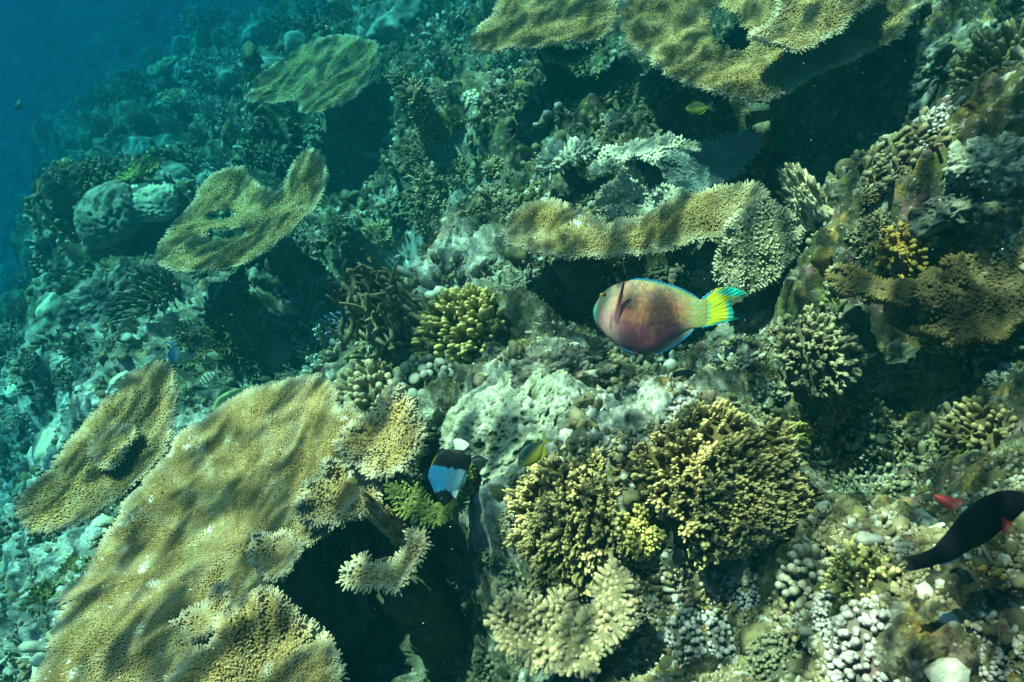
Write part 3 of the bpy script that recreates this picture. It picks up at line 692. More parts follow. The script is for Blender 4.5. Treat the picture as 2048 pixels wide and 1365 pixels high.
# turf-covered ledges at the right edge
table_coral('big brown turf-covered ledge running out of the right edge',
    [(1800, 590), (1830, 545), (1880, 520), (1950, 498), (2060, 495), (2180, 520), (2180, 680), (2040, 640), (1960, 668), (1900, 668), (1860, 640), (1820, 625)],
    .17, M_LEDGE, spacing=.0085, nub=(.009, .0045), wav=.05, thick=.12, rag=.02, name='rock_ledge', cat='rock', tilt=(-.12, -.30), stalk=True, S=5, lean=0.)
table_coral('narrow yellow-edged ledge left of the big brown ledge',
    [(1642, 560), (1650, 535), (1700, 532), (1760, 552), (1815, 560), (1830, 585), (1800, 600), (1740, 592), (1690, 585), (1655, 580)],
    .22, M_LEDGE, spacing=.0085, nub=(.008, .0042), wav=.03, thick=.09, rag=.018, name='rock_ledge', cat='rock', tilt=(-.05, -.1), S=5, lean=0., pale=(.3, .1))
# ------------------------------------------------------------------ colonies one by one
place('finger_coral', 'yellow olive finger coral dome, brightest of the fingers left of the pink fish', 912, 638, 200, lambda R: digit(R, 230, .42, .062, .5, .8), M_FING, el=(1.0, .8, 1), lean=(-.15, -.25))
place('finger_coral', 'pale tan finger coral between the huge table coral and the grey knobs', 722, 778, 150, lambda R: digit(R, 130, .45, .085, .55, .75), M_FINGP, lean=(-.25, -.15))
place('finger_coral', 'small pale finger tuft on the upper edge of the tan finger coral', 745, 728, 62, lambda R: digit(R, 40, .6, .14, .6, .9), M_FINGP)
place('knob_coral', 'grey brown coral of fat rounded knobs below the yellow olive fingers', 838, 765, 130, lambda R: digit(R, 46, .40, .15, .7, .3, S=9, prof=(.8, .95, 1.12, 1.05, .7)), M_KNOB, lean=(-.2, -.2))
place('knob_coral', 'grey lilac coral of long blunt lobes beside the fat rounded knobs', 905, 752, 88, lambda R: digit(R, 26, .55, .16, .6, .4, S=9, prof=(.8, .9, 1.1, 1.1, .75)), M_KNOB)
place('bush_coral', 'big olive bush coral in the lower middle, right of the banded black fish', 1135, 1035, 290, lambda R: digit(R, 680, .26, .029, .48, .35, S=7, buds=4, lob=.34, prof=(1.05, 1.05, 1., .8, .4), base=.8), M_OLIVE, lean=(-.15, -.3), lift=.02)
place('bush_coral', 'olive tuft crowning the top of the big olive bush coral', 1165, 958, 170, lambda R: lobes(R, 7, .4, .034, .5, 70, 5), M_OLIVE, lean=(-.1, -.2))
place('bush_coral', 'wide olive brown bush coral fanning out at lower right centre', 1440, 930, 340, lambda R: digit(R, 860, .23, .025, .46, .35, S=7, buds=4, lob=.5, prof=(1.05, 1.05, 1., .8, .4), base=.78), M_OLIVE, lean=(.05, -.35), el=(1.2, .85, 1), lift=.02)
place('bush_coral', 'pale olive fringe of blunt branches under the wide olive brown bush', 1500, 1010, 250, lambda R: lobes(R, 13, .4, .026, .42, 75, 11), M_OLIVE, lean=(.1, -.45), el=(1.15, .7, 1), lift=.02)
place('bush_coral', 'bright yellow bush coral wedged between the two big olive bushes', 1268, 1050, 120, lambda R: lobes(R, 6, .7, .05, .55, 50, 21), M_YELL, lean=(0, -.2), lift=.02)
place('bush_coral', 'small orange yellow tuft below the bright yellow bush coral', 1318, 1092, 46, lambda R: bush(R, 26, 5, 3, .8, .07, .05), M_YELL)
place('finger_coral', 'bluish cream fan of thin fingers standing right of the knobbed crescent', 1215, 1180, 90, lambda R: bush(R, 50, 5, 3, 1.0, .045, .2), M_CREAM, lean=(.1, 0))
place('knob_coral', 'bluish grey mat of small knobs between the olive bush and knobbed crescent', 1035, 1170, 130, lambda R: digit(R, 150, .22, .055, .4, .5, S=6), M_GREY, lean=(-.2, -.2))
place('bush_coral', 'round tan bush coral below the brown ledges at right', 1640, 690, 170, lambda R: digit(R, 190, .34, .05, .75, .35, S=7, buds=4, lob=.22), M_CREAM, lean=(0, -.3), lift=.10)
place('bush_coral', 'brown gold twiggy bush coral above the yellow-edged ledge', 1760, 455, 130, lambda R: bush(R, 60, 6, 4, .7, .045, .05), M_CREAM, lean=(0, -.2))
place('knob_coral', 'orange yellow coral of plump knobs above the big brown ledge', 1812, 488, 105, lambda R: digit(R, 70, .5, .085, .7, .4, S=8, buds=4, prof=(.85, .95, 1.05, .95, .6)), M_ORNG, lean=(0, -.3), lift=.06)
place('finger_coral', 'brown finger coral in the upper right corner', 2010, 110, 150, lambda R: digit(R, 80, .6, .07, .6, .8), M_BRN, lean=(-.3, -.2))
place('finger_coral', 'tan brown finger coral at the right edge above the black fish', 1972, 862, 155, lambda R: digit(R, 95, .45, .068, .6, .5), M_BRN, lean=(-.3, -.3))
place('finger_coral', 'brown finger coral left of the pale yellow ridged clump', 1620, 1150, 130, lambda R: digit(R, 60, .45, .12, .55, .6), M_KNOB, lean=(-.1, -.2))
place('finger_coral', 'pale yellow clump of ridged fingers touching the tail of the black fish', 1725, 1145, 125, lambda R: digit(R, 60, .7, .085, .6, 1.2, buds=3), M_PYEL, lean=(0, -.1))
place('finger_coral', 'dark orange brown finger coral at the right edge below the black fish', 1950, 1180, 130, lambda R: digit(R, 70, .5, .08, .7, .6), M_ORNG, lean=(-.2, -.2))
place('sponge', 'bright yellow sponge tuft left of the black fish', 1818, 1005, 42, lambda R: bush(R, 30, 4, 2, .9, .09, .05), M_YSP, cat='sponge')
place('sponge', 'orange crusted sponge patch partly behind the black fish', 1895, 1045, 46, lambda R: digit(R, 50, .25, .12, .5, .4), M_ORNG, cat='sponge')
place('bush_coral', 'small cream bush coral with a sunlit yellow side above the fish hole', 1665, 805, 90, lambda R: bush(R, 40, 6, 4, .8, .06, .05), M_CREAM, lean=(0, -.2))
place('bush_coral', 'yellowish knobbly clump at the lip of the dark triangular hole', 1590, 845, 100, lambda R: bush(R, 36, 6, 4, .6, .065, .05), M_YELL, lean=(0, -.2))
place('bush_coral', 'dark green weedy tuft in the shade under the yellow-edged ledge', 1620, 600, 70, lambda R: bush(R, 40, 5, 2, 1, .03, .1), M_LIME)
place('bush_coral', 'yellow green knobs along the lower lip of the big brown ledge', 1890, 655, 90, lambda R: digit(R, 60, .3, .12, .4, .3), M_LIME, lift=.02)
# pebbly pale corals along the bottom right
for lab, px, py, w, m_ in (
    ('pale grey coral of pebble-like knobs at the bottom edge right of centre', 1400, 1290, 190, M_PEBB),
    ('whitish pebbly coral mound left of the pale yellow ridged clump', 1500, 1165, 130, M_PEBB),
    ('pale lilac pebbly coral mound below the pale yellow ridged clump', 1690, 1230, 150, M_PEBB),
    ('widest whitish pebbly coral at the bottom right', 1780, 1310, 260, M_PEBB),
    ('greenish white pebbly coral in the bottom right corner', 1955, 1320, 170, M_PEBB),
    ('bluish grey pebbly coral below the small dark cavity at bottom right', 1560, 1325, 150, M_GREY)):
    place('pebble_coral', lab, px, py, w, lambda R: digit(R, 360, .18, .05, .42, .2, S=7, buds=2, prof=(.9, 1, 1.1, .95, .6)), m_, lean=(RS.uniform(-.2, .2), -.25), rise=.2)
# staghorns
place('staghorn_coral', 'staghorn coral with bright blue tips right of the yellow brown thicket', 600, 625, 130, lambda R: stag(R, 22, 6, 2, .05), M_BLUE, lean=(-.2, -.1))
place('staghorn_coral', 'pale staghorn coral with thick blue-white branches above the huge table coral', 640, 700, 150, lambda R: stag(R, 20, 6, 2, .065), M_STAG, lean=(-.25, -.2))
place('staghorn_coral', 'small staghorn coral with vivid blue tips under the dead branch heap', 695, 640, 90, lambda R: stag(R, 24, 6, 2, .05), M_BLUE, lean=(-.1, -.2))
place('staghorn_coral', 'brown antler coral in the shadow beneath the broken table coral', 445, 672, 120, lambda R: stag(R, 26, 6, 3, .045), M_BRN, lean=(-.1, -.3))
place('finger_coral', 'blue-green coral of long parallel fingers left of the broken table coral', 310, 585, 110, lambda R: digit(R, 80, .85, .055, .6, .5), M_GREY, lean=(-.5, .0))
place('bush_coral', 'twiggy grey bush coral behind the olive lobed boulder', 487, 728, 95, lambda R: bush(R, 60, 6, 3, .8, .035, .1), M_GREY, lean=(-.2, 0))
place('boulder_coral', 'olive lobed boulder coral touching the top edge of the huge table coral', 466, 808, 92, lambda R: boulder(R, .95, 11, .07), M_BOULG)
place('boulder_coral', 'dark grey lobed coral head on a stem over the blue deep', 205, 412, 112, lambda R: boulder(R, .8, 15, .26), M_BOUL, lift=.3)
place('boulder_coral', 'cream lobed coral head joined to the dark grey one', 292, 385, 86, lambda R: boulder(R, .55, 12, .28), M_BOULP, lift=.36)
place('dead_branches', 'heap of algae-covered dead branches leaning together left of centre', 752, 590, 215, lambda R: tangle(R, 40, .05).move(np.diag((1, 1, 1.25))), M_DEAD, cat='dead coral', rise=.6, lift=.05)
place('dead_branches', 'scattered pale dead branches right of the yellow olive finger coral', 1035, 560, 160, lambda R: tangle(R, 16, .045).move(np.diag((1, 1, .6))), M_DEADP, cat='dead coral', rise=.2)
place('bush_coral', 'fine pale bush coral spreading left of the lime tuft', 832, 288, 115, lambda R: bush(R, 80, 6, 3, .7, .032, .05), M_CREAM, lean=(-.35, -.15))
place('bush_coral', 'lime green twiggy tuft at the top of the middle thicket', 895, 232, 75, lambda R: bush(R, 50, 6, 3, .9, .036, .1), M_LIME)
place('bush_coral', 'small bright lime patch beside the fine pale bush coral', 868, 268, 36, lambda R: bush(R, 30, 5, 2, .8, .05, .05), M_LIME)
place('bush_coral', 'large pale round bush coral below the middle thicket', 868, 385, 150, lambda R: thicket(R, 170, .4, .65, .032), M_CREAM, lean=(-.2, -.3), lift=.03)
place('bush_coral', 'pale branching coral at the right shoulder of the large round bush', 920, 335, 80, lambda R: bush(R, 44, 6, 4, .75, .05, .02), M_CREAM, lean=(.1, -.3))
place('boulder_coral', 'small cream coral of round bumps above the lime twiggy tuft', 942, 185, 55, lambda R: digit(R, 60, .2, .12, .7, .3), M_BOULP)
place('column_coral', 'tan bristling column coral right of the notched table coral', 838, 215, 60, lambda R: column(R * 4.4, R * 1.0), M_CREAM, rise=2.2, lean=(.25, 0))
place('column_coral', 'greener bristling column coral just left of the tan column', 808, 190, 48, lambda R: column(R * 4.0, R * .9), M_GREY, rise=2.0, lean=(.2, 0))
place('bush_coral', 'small tan tuft at the right rim of the notched table coral', 774, 158, 48, lambda R: digit(R, 70, .5, .07, .6, .8), M_BRN)
place('bush_coral', 'dark brush-like tuft under the left top table coral', 1005, 128, 52, lambda R: digit(R, 60, .6, .08, .6, .8), M_GREY)
place('bush_coral', 'tan bush coral on a low ridge left of the golden wavy table', 740, 462, 85, lambda R: bush(R, 50, 6, 3, .7, .045, .02), M_OLIVE)
place('staghorn_coral', 'bright blue-green staghorn patch on the hazy slope at upper left', 415, 155, 110, lambda R: stag(R, 34, 6, 2, .045), M_STAG, lean=(-.1, -.2))
place('staghorn_coral', 'hazy staghorn patch just right of the bright blue-green one', 465, 130, 90, lambda R: stag(R, 30, 6, 2, .045), M_STAG, lean=(0, -.2))
place('bush_coral', 'yellow green hazy tuft left of the notched table coral', 505, 155, 50, lambda R: bush(R, 40, 5, 2, .8, .05, .05), M_LIME)
place('staghorn_coral', 'hazy fan of pale staghorn under the notched table coral', 432, 225, 70, lambda R: stag(R, 30, 6, 2, .045), M_STAG, lean=(-.2, -.1))
place('bush_coral', 'bright green branching coral low on the left side below the oval table', 75, 1200, 110, lambda R: bush(R, 60, 6, 4, .7, .045, .02), M_LIME, lean=(-.1, -.3))
place('bush_coral', 'dark green thicket at the lower left edge of the huge table coral', 150, 1130, 110, lambda R: bush(R, 70, 6, 4, .6, .035, .02), M_LIME)
place('bush_coral', 'spiky blue-green bush coral behind the top of the oval table', 165, 850, 90, lambda R: bush(R, 60, 6, 3, .8, .035, .05), M_GREY, lean=(-.2, -.1))
place('bush_coral', 'tiny white twig coral at the edge of the pale rock', 873, 812, 28, lambda R: bush(R, 24, 4, 2, .9, .05, .1), M_STAG)
# rocks
place('rock', 'large pale boulder full of holes in the middle foreground', 1010, 850, 310, lambda R: rock(R, (1, .8, .42), .16, .20, 3, sub=7, fine=.05), M_ROCK, cat='rock', rise=.12, lean=(-.1, -.25))
place('rock', 'dark crusted rock ridge below the pink fish', 1115, 728, 200, lambda R: rock(R, (1, .65, .6), .35, .05, 5, fine=.09, knob=.12), M_ROCKM, cat='rock', rise=.2, lean=(0, -.2))
place('rock', 'curled brown rock with a yellow rim right of the finger dome', 985, 700, 75, lambda R: rock(R, (.8, .7, .9), .4, .05, 9, sub=5), M_ROCKM, cat='rock')
place('rock', 'pale green rock leaning on the oval bristle coral', 1420, 545, 95, lambda R: rock(R, (.8, .7, .9), .3, .04, 12, sub=5), M_ROCK, cat='rock')
place('knob_coral', 'bluish grey knob cluster above the back of the pink fish', 1372, 540, 62, lambda R: digit(R, 40, .4, .14, .7, .5, S=8), M_GREY)
place('rock', 'crusted grey ledge under the tail of the pink fish', 1490, 620, 150, lambda R: rock(R, (1, .6, .35), .25, .0, 14, sub=5, knob=.1), M_ROCKM, cat='rock', lift=.03, lean=(-.1, -.3))
place('rock', 'craggy upright pinnacle with sunlit tips at right', 1632, 400, 130, lambda R: rock(R, (.5, .6, 1.6), .45, 0, 17, fine=.10, knob=.35), M_BRIS, cat='rock', rise=.5)
place('rock', 'small dark turf stump right of the craggy pinnacle', 1690, 375, 75, lambda R: rock(R, (.7, .7, 1), .3, 0, 19, sub=5), M_ROCKD, cat='rock')
place('rock', 'round hollow pale sponge-like rock beneath the top table corals', 1225, 235, 52, lambda R: rock(R, (1, .8, .9), .2, .35, 4, sub=5), M_ROCK, cat='rock')
place('rock', 'dull green rounded lump left of the short crusty plate', 1105, 285, 60, lambda R: rock(R, (1, .8, .9), .15, 0, 6, sub=5), M_BOUL, cat='rock')
place('rock', 'grey rubble block under the left end of the wavy gold table', 985, 515, 60, lambda R: rock(R, (1, .7, .8), .2, 0, 8, sub=5), M_ROCKM, cat='rock')
place('rock', 'algae crusted rock shelf below the grey lobed coral head', 200, 585, 190, lambda R: rock(R, (1, .8, .5), .35, .05, 10, fine=.1, knob=.1), M_ROCKM, cat='rock', rise=.2)
place('rock', 'dark rock stem carrying the grey lobed coral head', 235, 500, 110, lambda R: rock(R, (.75, .75, 1.3), .3, 0, 11, sub=5), M_ROCKD, cat='rock', rise=.4)
place('rock', 'dark hazy boulder at the top edge left of the pair of tables', 775, 35, 140, lambda R: rock(R, (1, .8, .8), .25, 0, 13, sub=5), M_BOUL, cat='rock')
place('rock', 'yellow speckled crusted rock with green algae at the right edge', 1945, 390, 150, lambda R: rock(R, (1, .8, .6), .4, .08, 15, fine=.12, knob=.15), M_ROCKM, cat='rock', rise=.2, lean=(0, -.2))
place('rock', 'sunlit greenish rock at the right edge beside the hiding yellow fish', 1990, 300, 170, lambda R: rock(R, (1, .7, .5), .35, .05, 16, fine=.12, knob=.12), M_ROCK, cat='rock', rise=.2)
place('rock', 'lumpy crusted rock under the brown fingers of the upper right corner', 1860, 110, 190, lambda R: rock(R, (1, .8, .5), .4, .08, 18, fine=.12, knob=.15), M_ROCKM, cat='rock', rise=.2)
place('rock', 'pinkish crusted rubble rock below the big brown ledge', 1800, 715, 150, lambda R: rock(R, (1, .7, .5), .4, .08, 20, fine=.12, knob=.2), M_ROCKM, cat='rock', rise=.2)
place('rock', 'pale rock with white lumps at the right edge above the tan fingers', 2020, 760, 110, lambda R: rock(R, (.8, .7, .8), .4, .05, 22, fine=.12, knob=.2), M_ROCK, cat='rock', rise=.2)
place('rock', 'crusted stalk with orange and white growth under the overhanging tan lobe', 798, 1072, 70, lambda R: rock(R, (.6, .6, 4.5), .35, .04, 24, fine=.1, knob=.25), M_CRUST, cat='rock', rise=0, lift=.33, up=1.)
place('rock', 'smooth brown slanting rock below the small tan crescent plate', 715, 1260, 150, lambda R: rock(R, (.9, .8, .8), .3, 0, 26, sub=5), M_LEDGE, cat='rock', lean=(-.2, 0))
place('rock', 'pale sloping slab at the very bottom under the knobbed crescent', 1090, 1345, 150, lambda R: rock(R, (1, .7, .3), .2, .05, 27, sub=5), M_ROCK, cat='rock', rise=.1)
place('rock', 'pale greenish lump at the bottom edge right of the huge table coral', 745, 1350, 110, lambda R: rock(R, (1, .7, .5), .3, .05, 28, sub=5), M_ROCK, cat='rock', rise=.1)
place('rock', 'white rubble shelf on the sandy patch below the tail of the pink fish', 1270, 820, 150, lambda R: rock(R, (1, .7, .3), .3, .06, 29, fine=.1, knob=.12), M_ROCK, cat='rock', rise=.1)
place('rock', 'pale block behind the anal fin of the pink fish', 1350, 720, 50, lambda R: rock(R, (.7, .6, 1.3), .3, 0, 30, sub=5), M_ROCK, cat='rock', rise=.4)
place('rock', 'long pale crusted rock rib beneath the tail of the pink fish', 1410, 745, 60, lambda R: rock(R, (.5, .5, 1.6), .3, 0, 31, sub=5, knob=.1), M_ROCKM, cat='rock', rise=.4)
# ------------------------------------------------------------------ small growth everywhere
TAKEN = [(o.location.x, o.location.y, .45 * max(o.dimensions.x, o.dimensions.y)) for o in scene.objects if o.parent is None and o.type == 'MESH' and o.get('category')]
HAND = list(TAKEN)
def free(p, r):
    return all((p[0] - x) ** 2 + (p[1] - y) ** 2 > (q * .8 + r) ** 2 for x, y, q in TAKEN)
def spread(zone, n, rpx, kinds, gap=.8):
    """copies of small colonies over one stretch of the slope; kinds: (name, mesh, material, label, group)"""
    x0, x1, y0, y1, cond = zone
    first, k, tries = {}, 0, 0
    while k < n and tries < n * 30:
        tries += 1
        px, py = RS.uniform(x0, x1), RS.uniform(y0, y1)
        if not cond(px, py): continue
        w = RS.uniform(*rpx); p = at(px, py)
        R = .5 * w * depth(p) / FPX
        if depth(p) > 13 or not free(p, R * gap): continue
        TAKEN.append((p[0], p[1], R)); q = k % len(kinds); k += 1
        nm, make, m, lab, grp = kinds[q]
        if q not in first:
            mb = make(1.)
            o = mb.build(nm, m, loc=(0, 0, 0), label=lab, cat='coral', group=grp); first[q] = o
        else: o = copy_tree(first[q])
        n_ = unit(gnormal(p) * .6 + np.array((0, 0, .4)) + np.array((RS.uniform(-.2, .2), RS.uniform(-.35, .05), 0)))
        o.matrix_world = Matrix.LocRotScale(Vector((p - n_ * .1 * R).tolist()), Matrix(frame(n_, RS.uniform(0, 6.28)).tolist()).to_quaternion(), Vector((R, R * RS.uniform(.8, 1.15), R * RS.uniform(.7, 1.2))))
BUSHS = lambda R: bush(R, 60, 6, 3, .7, .042, .05)
STAGS = lambda R: stag(R, 30, 6, 2, .045)
DIGS = lambda R: digit(R, 90, .4, .075, .5, .6, S=6)
KNOS = lambda R: digit(R, 90, .33, .095, .6, .3, S=6, buds=3, prof=(.8, .95, 1.12, 1.0, .7))
DEAD = lambda R: tangle(R, 20, .055).move(np.diag((1, 1, .55)))
LUMP = lambda R: boulder(R, .7, 8, .14, sub=4)
left = lambda x, y: x < 900 - .42 * y and x > 230 - .36 * y
spread((60, 900, -40, 760, left), 120, (34, 78), [
    ('bush_coral', BUSHS, M_CREAM, 'small twiggy coral colony on the hazy blue-green slope', 'twiggy corals on the hazy slope'),
    ('staghorn_coral', STAGS, M_STAG, 'small pale staghorn colony on the hazy blue-green slope', 'staghorn corals on the hazy slope'),
    ('bush_coral', BUSHS, M_GREY, 'small dark bushy coral on the hazy blue-green slope', 'dark bushy corals on the hazy slope'),
    ('finger_coral', DIGS, M_GREY, 'small dark finger coral on the hazy blue-green slope', 'dark finger corals on the hazy slope'),
    ('boulder_coral', LUMP, M_BOUL, 'small grey lumpy coral on the hazy blue-green slope', 'lumpy corals on the hazy slope')], .7)
spread((0, 260, 560, 1365, lambda x, y: True), 46, (30, 80), [
    ('bush_coral', BUSHS, M_GREY, 'small hazy bush coral at the far left beyond the tables', 'bush corals at the far left'),
    ('staghorn_coral', STAGS, M_STAG, 'small hazy staghorn coral at the far left beyond the tables', 'staghorn corals at the far left'),
    ('boulder_coral', LUMP, M_BOULP, 'small pale lumpy coral at the far left beyond the tables', 'lumpy corals at the far left')])
spread((480, 1420, 60, 760, lambda x, y: x > 900 - .42 * y), 90, (26, 64), [
    ('bush_coral', BUSHS, M_CREAM, 'small pale bush coral growing among the middle reef rubble', 'pale bush corals in the middle reef'),
    ('dead_branches', DEAD, M_DEAD, 'small heap of dead coral twigs in the middle reef rubble', 'twig heaps in the middle reef'),
    ('finger_coral', DIGS, M_OLIVE, 'small olive finger coral among the middle reef rubble', 'olive finger corals in the middle reef'),
    ('knob_coral', KNOS, M_GREY, 'small grey knob coral among the middle reef rubble', 'grey knob corals in the middle reef'),
    ('bush_coral', BUSHS, M_GREY, 'small grey-green bush coral among the middle reef rubble', 'grey-green bush corals in the middle reef')], .75)
spread((1150, 2048, 120, 1365, lambda x, y: y > 900 - .35 * x), 120, (34, 85), [
    ('knob_coral', KNOS, M_PEBB, 'small pale pebbly coral in the crusted rubble at right', 'pale pebbly corals at right'),
    ('bush_coral', BUSHS, M_CREAM, 'small cream bush coral in the crusted rubble at right', 'cream bush corals at right'),
    ('knob_coral', KNOS, M_GREY, 'small grey knob coral in the crusted rubble at right', 'grey knob corals at right'),
    ('dead_branches', DEAD, M_DEADP, 'small pale heap of dead coral twigs in the rubble at right', 'twig heaps at right'),
    ('bush_coral', BUSHS, M_BRN, 'small brown bush coral in the crusted rubble at right', 'brown bush corals at right'),
    ('finger_coral', DIGS, M_BRN, 'small brown finger coral in the crusted rubble at right', 'brown finger corals in the rubble at right')], .75)
spread((1480, 2048, 60, 1365, lambda x, y: True), 46, (22, 50), [
    ('knob_coral', KNOS, M_ORNG, 'small orange brown knob coral tucked among the right-hand rocks', 'orange brown knob corals at right'),
    ('bush_coral', BUSHS, M_OLIVE, 'small golden olive bush coral tucked among the right-hand rocks', 'golden olive bush corals at right'),
    ('finger_coral', DIGS, M_BRN, 'small brown finger coral tucked among the right-hand rocks', 'brown finger corals at right')], .6)
spread((760, 1300, 860, 1365, lambda x, y: True), 40, (30, 70), [
    ('knob_coral', KNOS, M_GREY, 'small grey knob coral in the shade of the bottom centre', 'grey knob corals at bottom centre'),
    ('bush_coral', BUSHS, M_GREY, 'small dark bush coral in the shade of the bottom centre', 'dark bush corals at bottom centre'),
    ('dead_branches', DEAD, M_DEAD, 'small heap of dead twigs in the shade of the bottom centre', 'twig heaps at bottom centre')])

def clear(x, y):
    k = np.ones(len(x), bool)
    for a, b, q in TAKEN[:len(HAND)]: k &= (x - a) ** 2 + (y - b) ** 2 > (q * .9) ** 2
    return k
def rubble():
    N = 26000
    r = np.exp(RS.uniform(math.log(.3), math.log(9), N)); a = np.radians(RS.uniform(-25, 205, N))
    x, y = r * np.cos(a), r * np.sin(a); z = gbase(x, y)
    keep = (fbm(np.stack([x, y, 0 * x], 1) * 2.5, 3, 71) > -.1) & clear(x, y)
    x, y, z, r = x[keep], y[keep], z[keep], r[keep]; N = len(x)
    v, f = ico(2); n = len(v)
    sz = np.exp(RS.normal(0, .5, N)) * (.004 + .0030 * r)
    S = sz[:, None] * RS.uniform(.5, 1.4, (N, 3))
    q = nrm(RS.normal(0, 1, (N, 4))); w_, a_, b_, c_ = q.T
    Rm = np.stack([1 - 2 * (b_ * b_ + c_ * c_), 2 * (a_ * b_ - c_ * w_), 2 * (a_ * c_ + b_ * w_), 2 * (a_ * b_ + c_ * w_), 1 - 2 * (a_ * a_ + c_ * c_), 2 * (b_ * c_ - a_ * w_),
                   2 * (a_ * c_ - b_ * w_), 2 * (b_ * c_ + a_ * w_), 1 - 2 * (a_ * a_ + b_ * b_)], 1).reshape(N, 3, 3)
    loc = v[None] * S[:, None, :] * (1 + .10 * RS.normal(0, 1, (N, n, 1)) + .35 * vnoise((v[None] * 1.9 + RS.uniform(0, 90, (N, 1, 3))).reshape(-1, 3), 88).reshape(N, n, 1))
    V = np.einsum('nij,nkj->nki', Rm, loc) + np.stack([x, y, z + sz * RS.uniform(.1, 1.0, N) + .012], 1)[:, None, :]
    F = (f[None] + (np.arange(N) * n)[:, None, None]).reshape(-1, 3)
    mb = MB(); mb.add(V.reshape(-1, 3), F, np.repeat(RS.uniform(0, 1, N), n), np.repeat((RS.uniform(0, 1, N) > .85) * .8, n))
    mb.build('coral_rubble', M_RUBB, kind='stuff', label='loose broken coral rubble strewn over the reef slope')
    # stubby encrusting knobs in patches
    C = 10500; k = 13
    r = np.exp(RS.uniform(math.log(.3), math.log(7), C)); a = np.radians(RS.uniform(-25, 205, C))
    ok = fbm(np.stack([r * np.cos(a), r * np.sin(a), 0 * r], 1) * 3.1, 3, 83) > -.35; r, a = r[ok], a[ok]; C = len(r)
    cx, cy_ = r * np.cos(a), r * np.sin(a); s_ = (.004 + .0035 * r) * np.exp(RS.normal(0, .35, C))
    i = np.repeat(np.arange(C), k); x = cx[i] + RS.normal(0, 1, C * k) * s_[i] * 2.2; y = cy_[i] + RS.normal(0, 1, C * k) * s_[i] * 2.2
    P0 = np.stack([x, y, gbase(x, y) + .012], 1)
    D = np.stack([(x - cx[i]) / s_[i] * .3, (y - cy_[i]) / s_[i] * .3 - .3, np.ones(C * k)], 1) + RS.normal(0, .3, (C * k, 3))
    ok = clear(x, y); P0, D, i = P0[ok], D[ok], i[ok]
    mb = MB()
    fingers(mb, P0 - nrm(D) * .01, D, s_[i] * RS.uniform(.9, 2.1, len(i)) + .008, s_[i] * RS.uniform(.3, .65, len(i)), 5, prof=(.9, 1, 1.05, .8), ss=(0, .5, .85, 1), pat=((RS.uniform(0, 1, C) > .7) * .5)[i])
    mb.build('encrusting_growth', M_RUBB, kind='stuff', label='short crusty coral knobs covering the reef rock')
rubble()
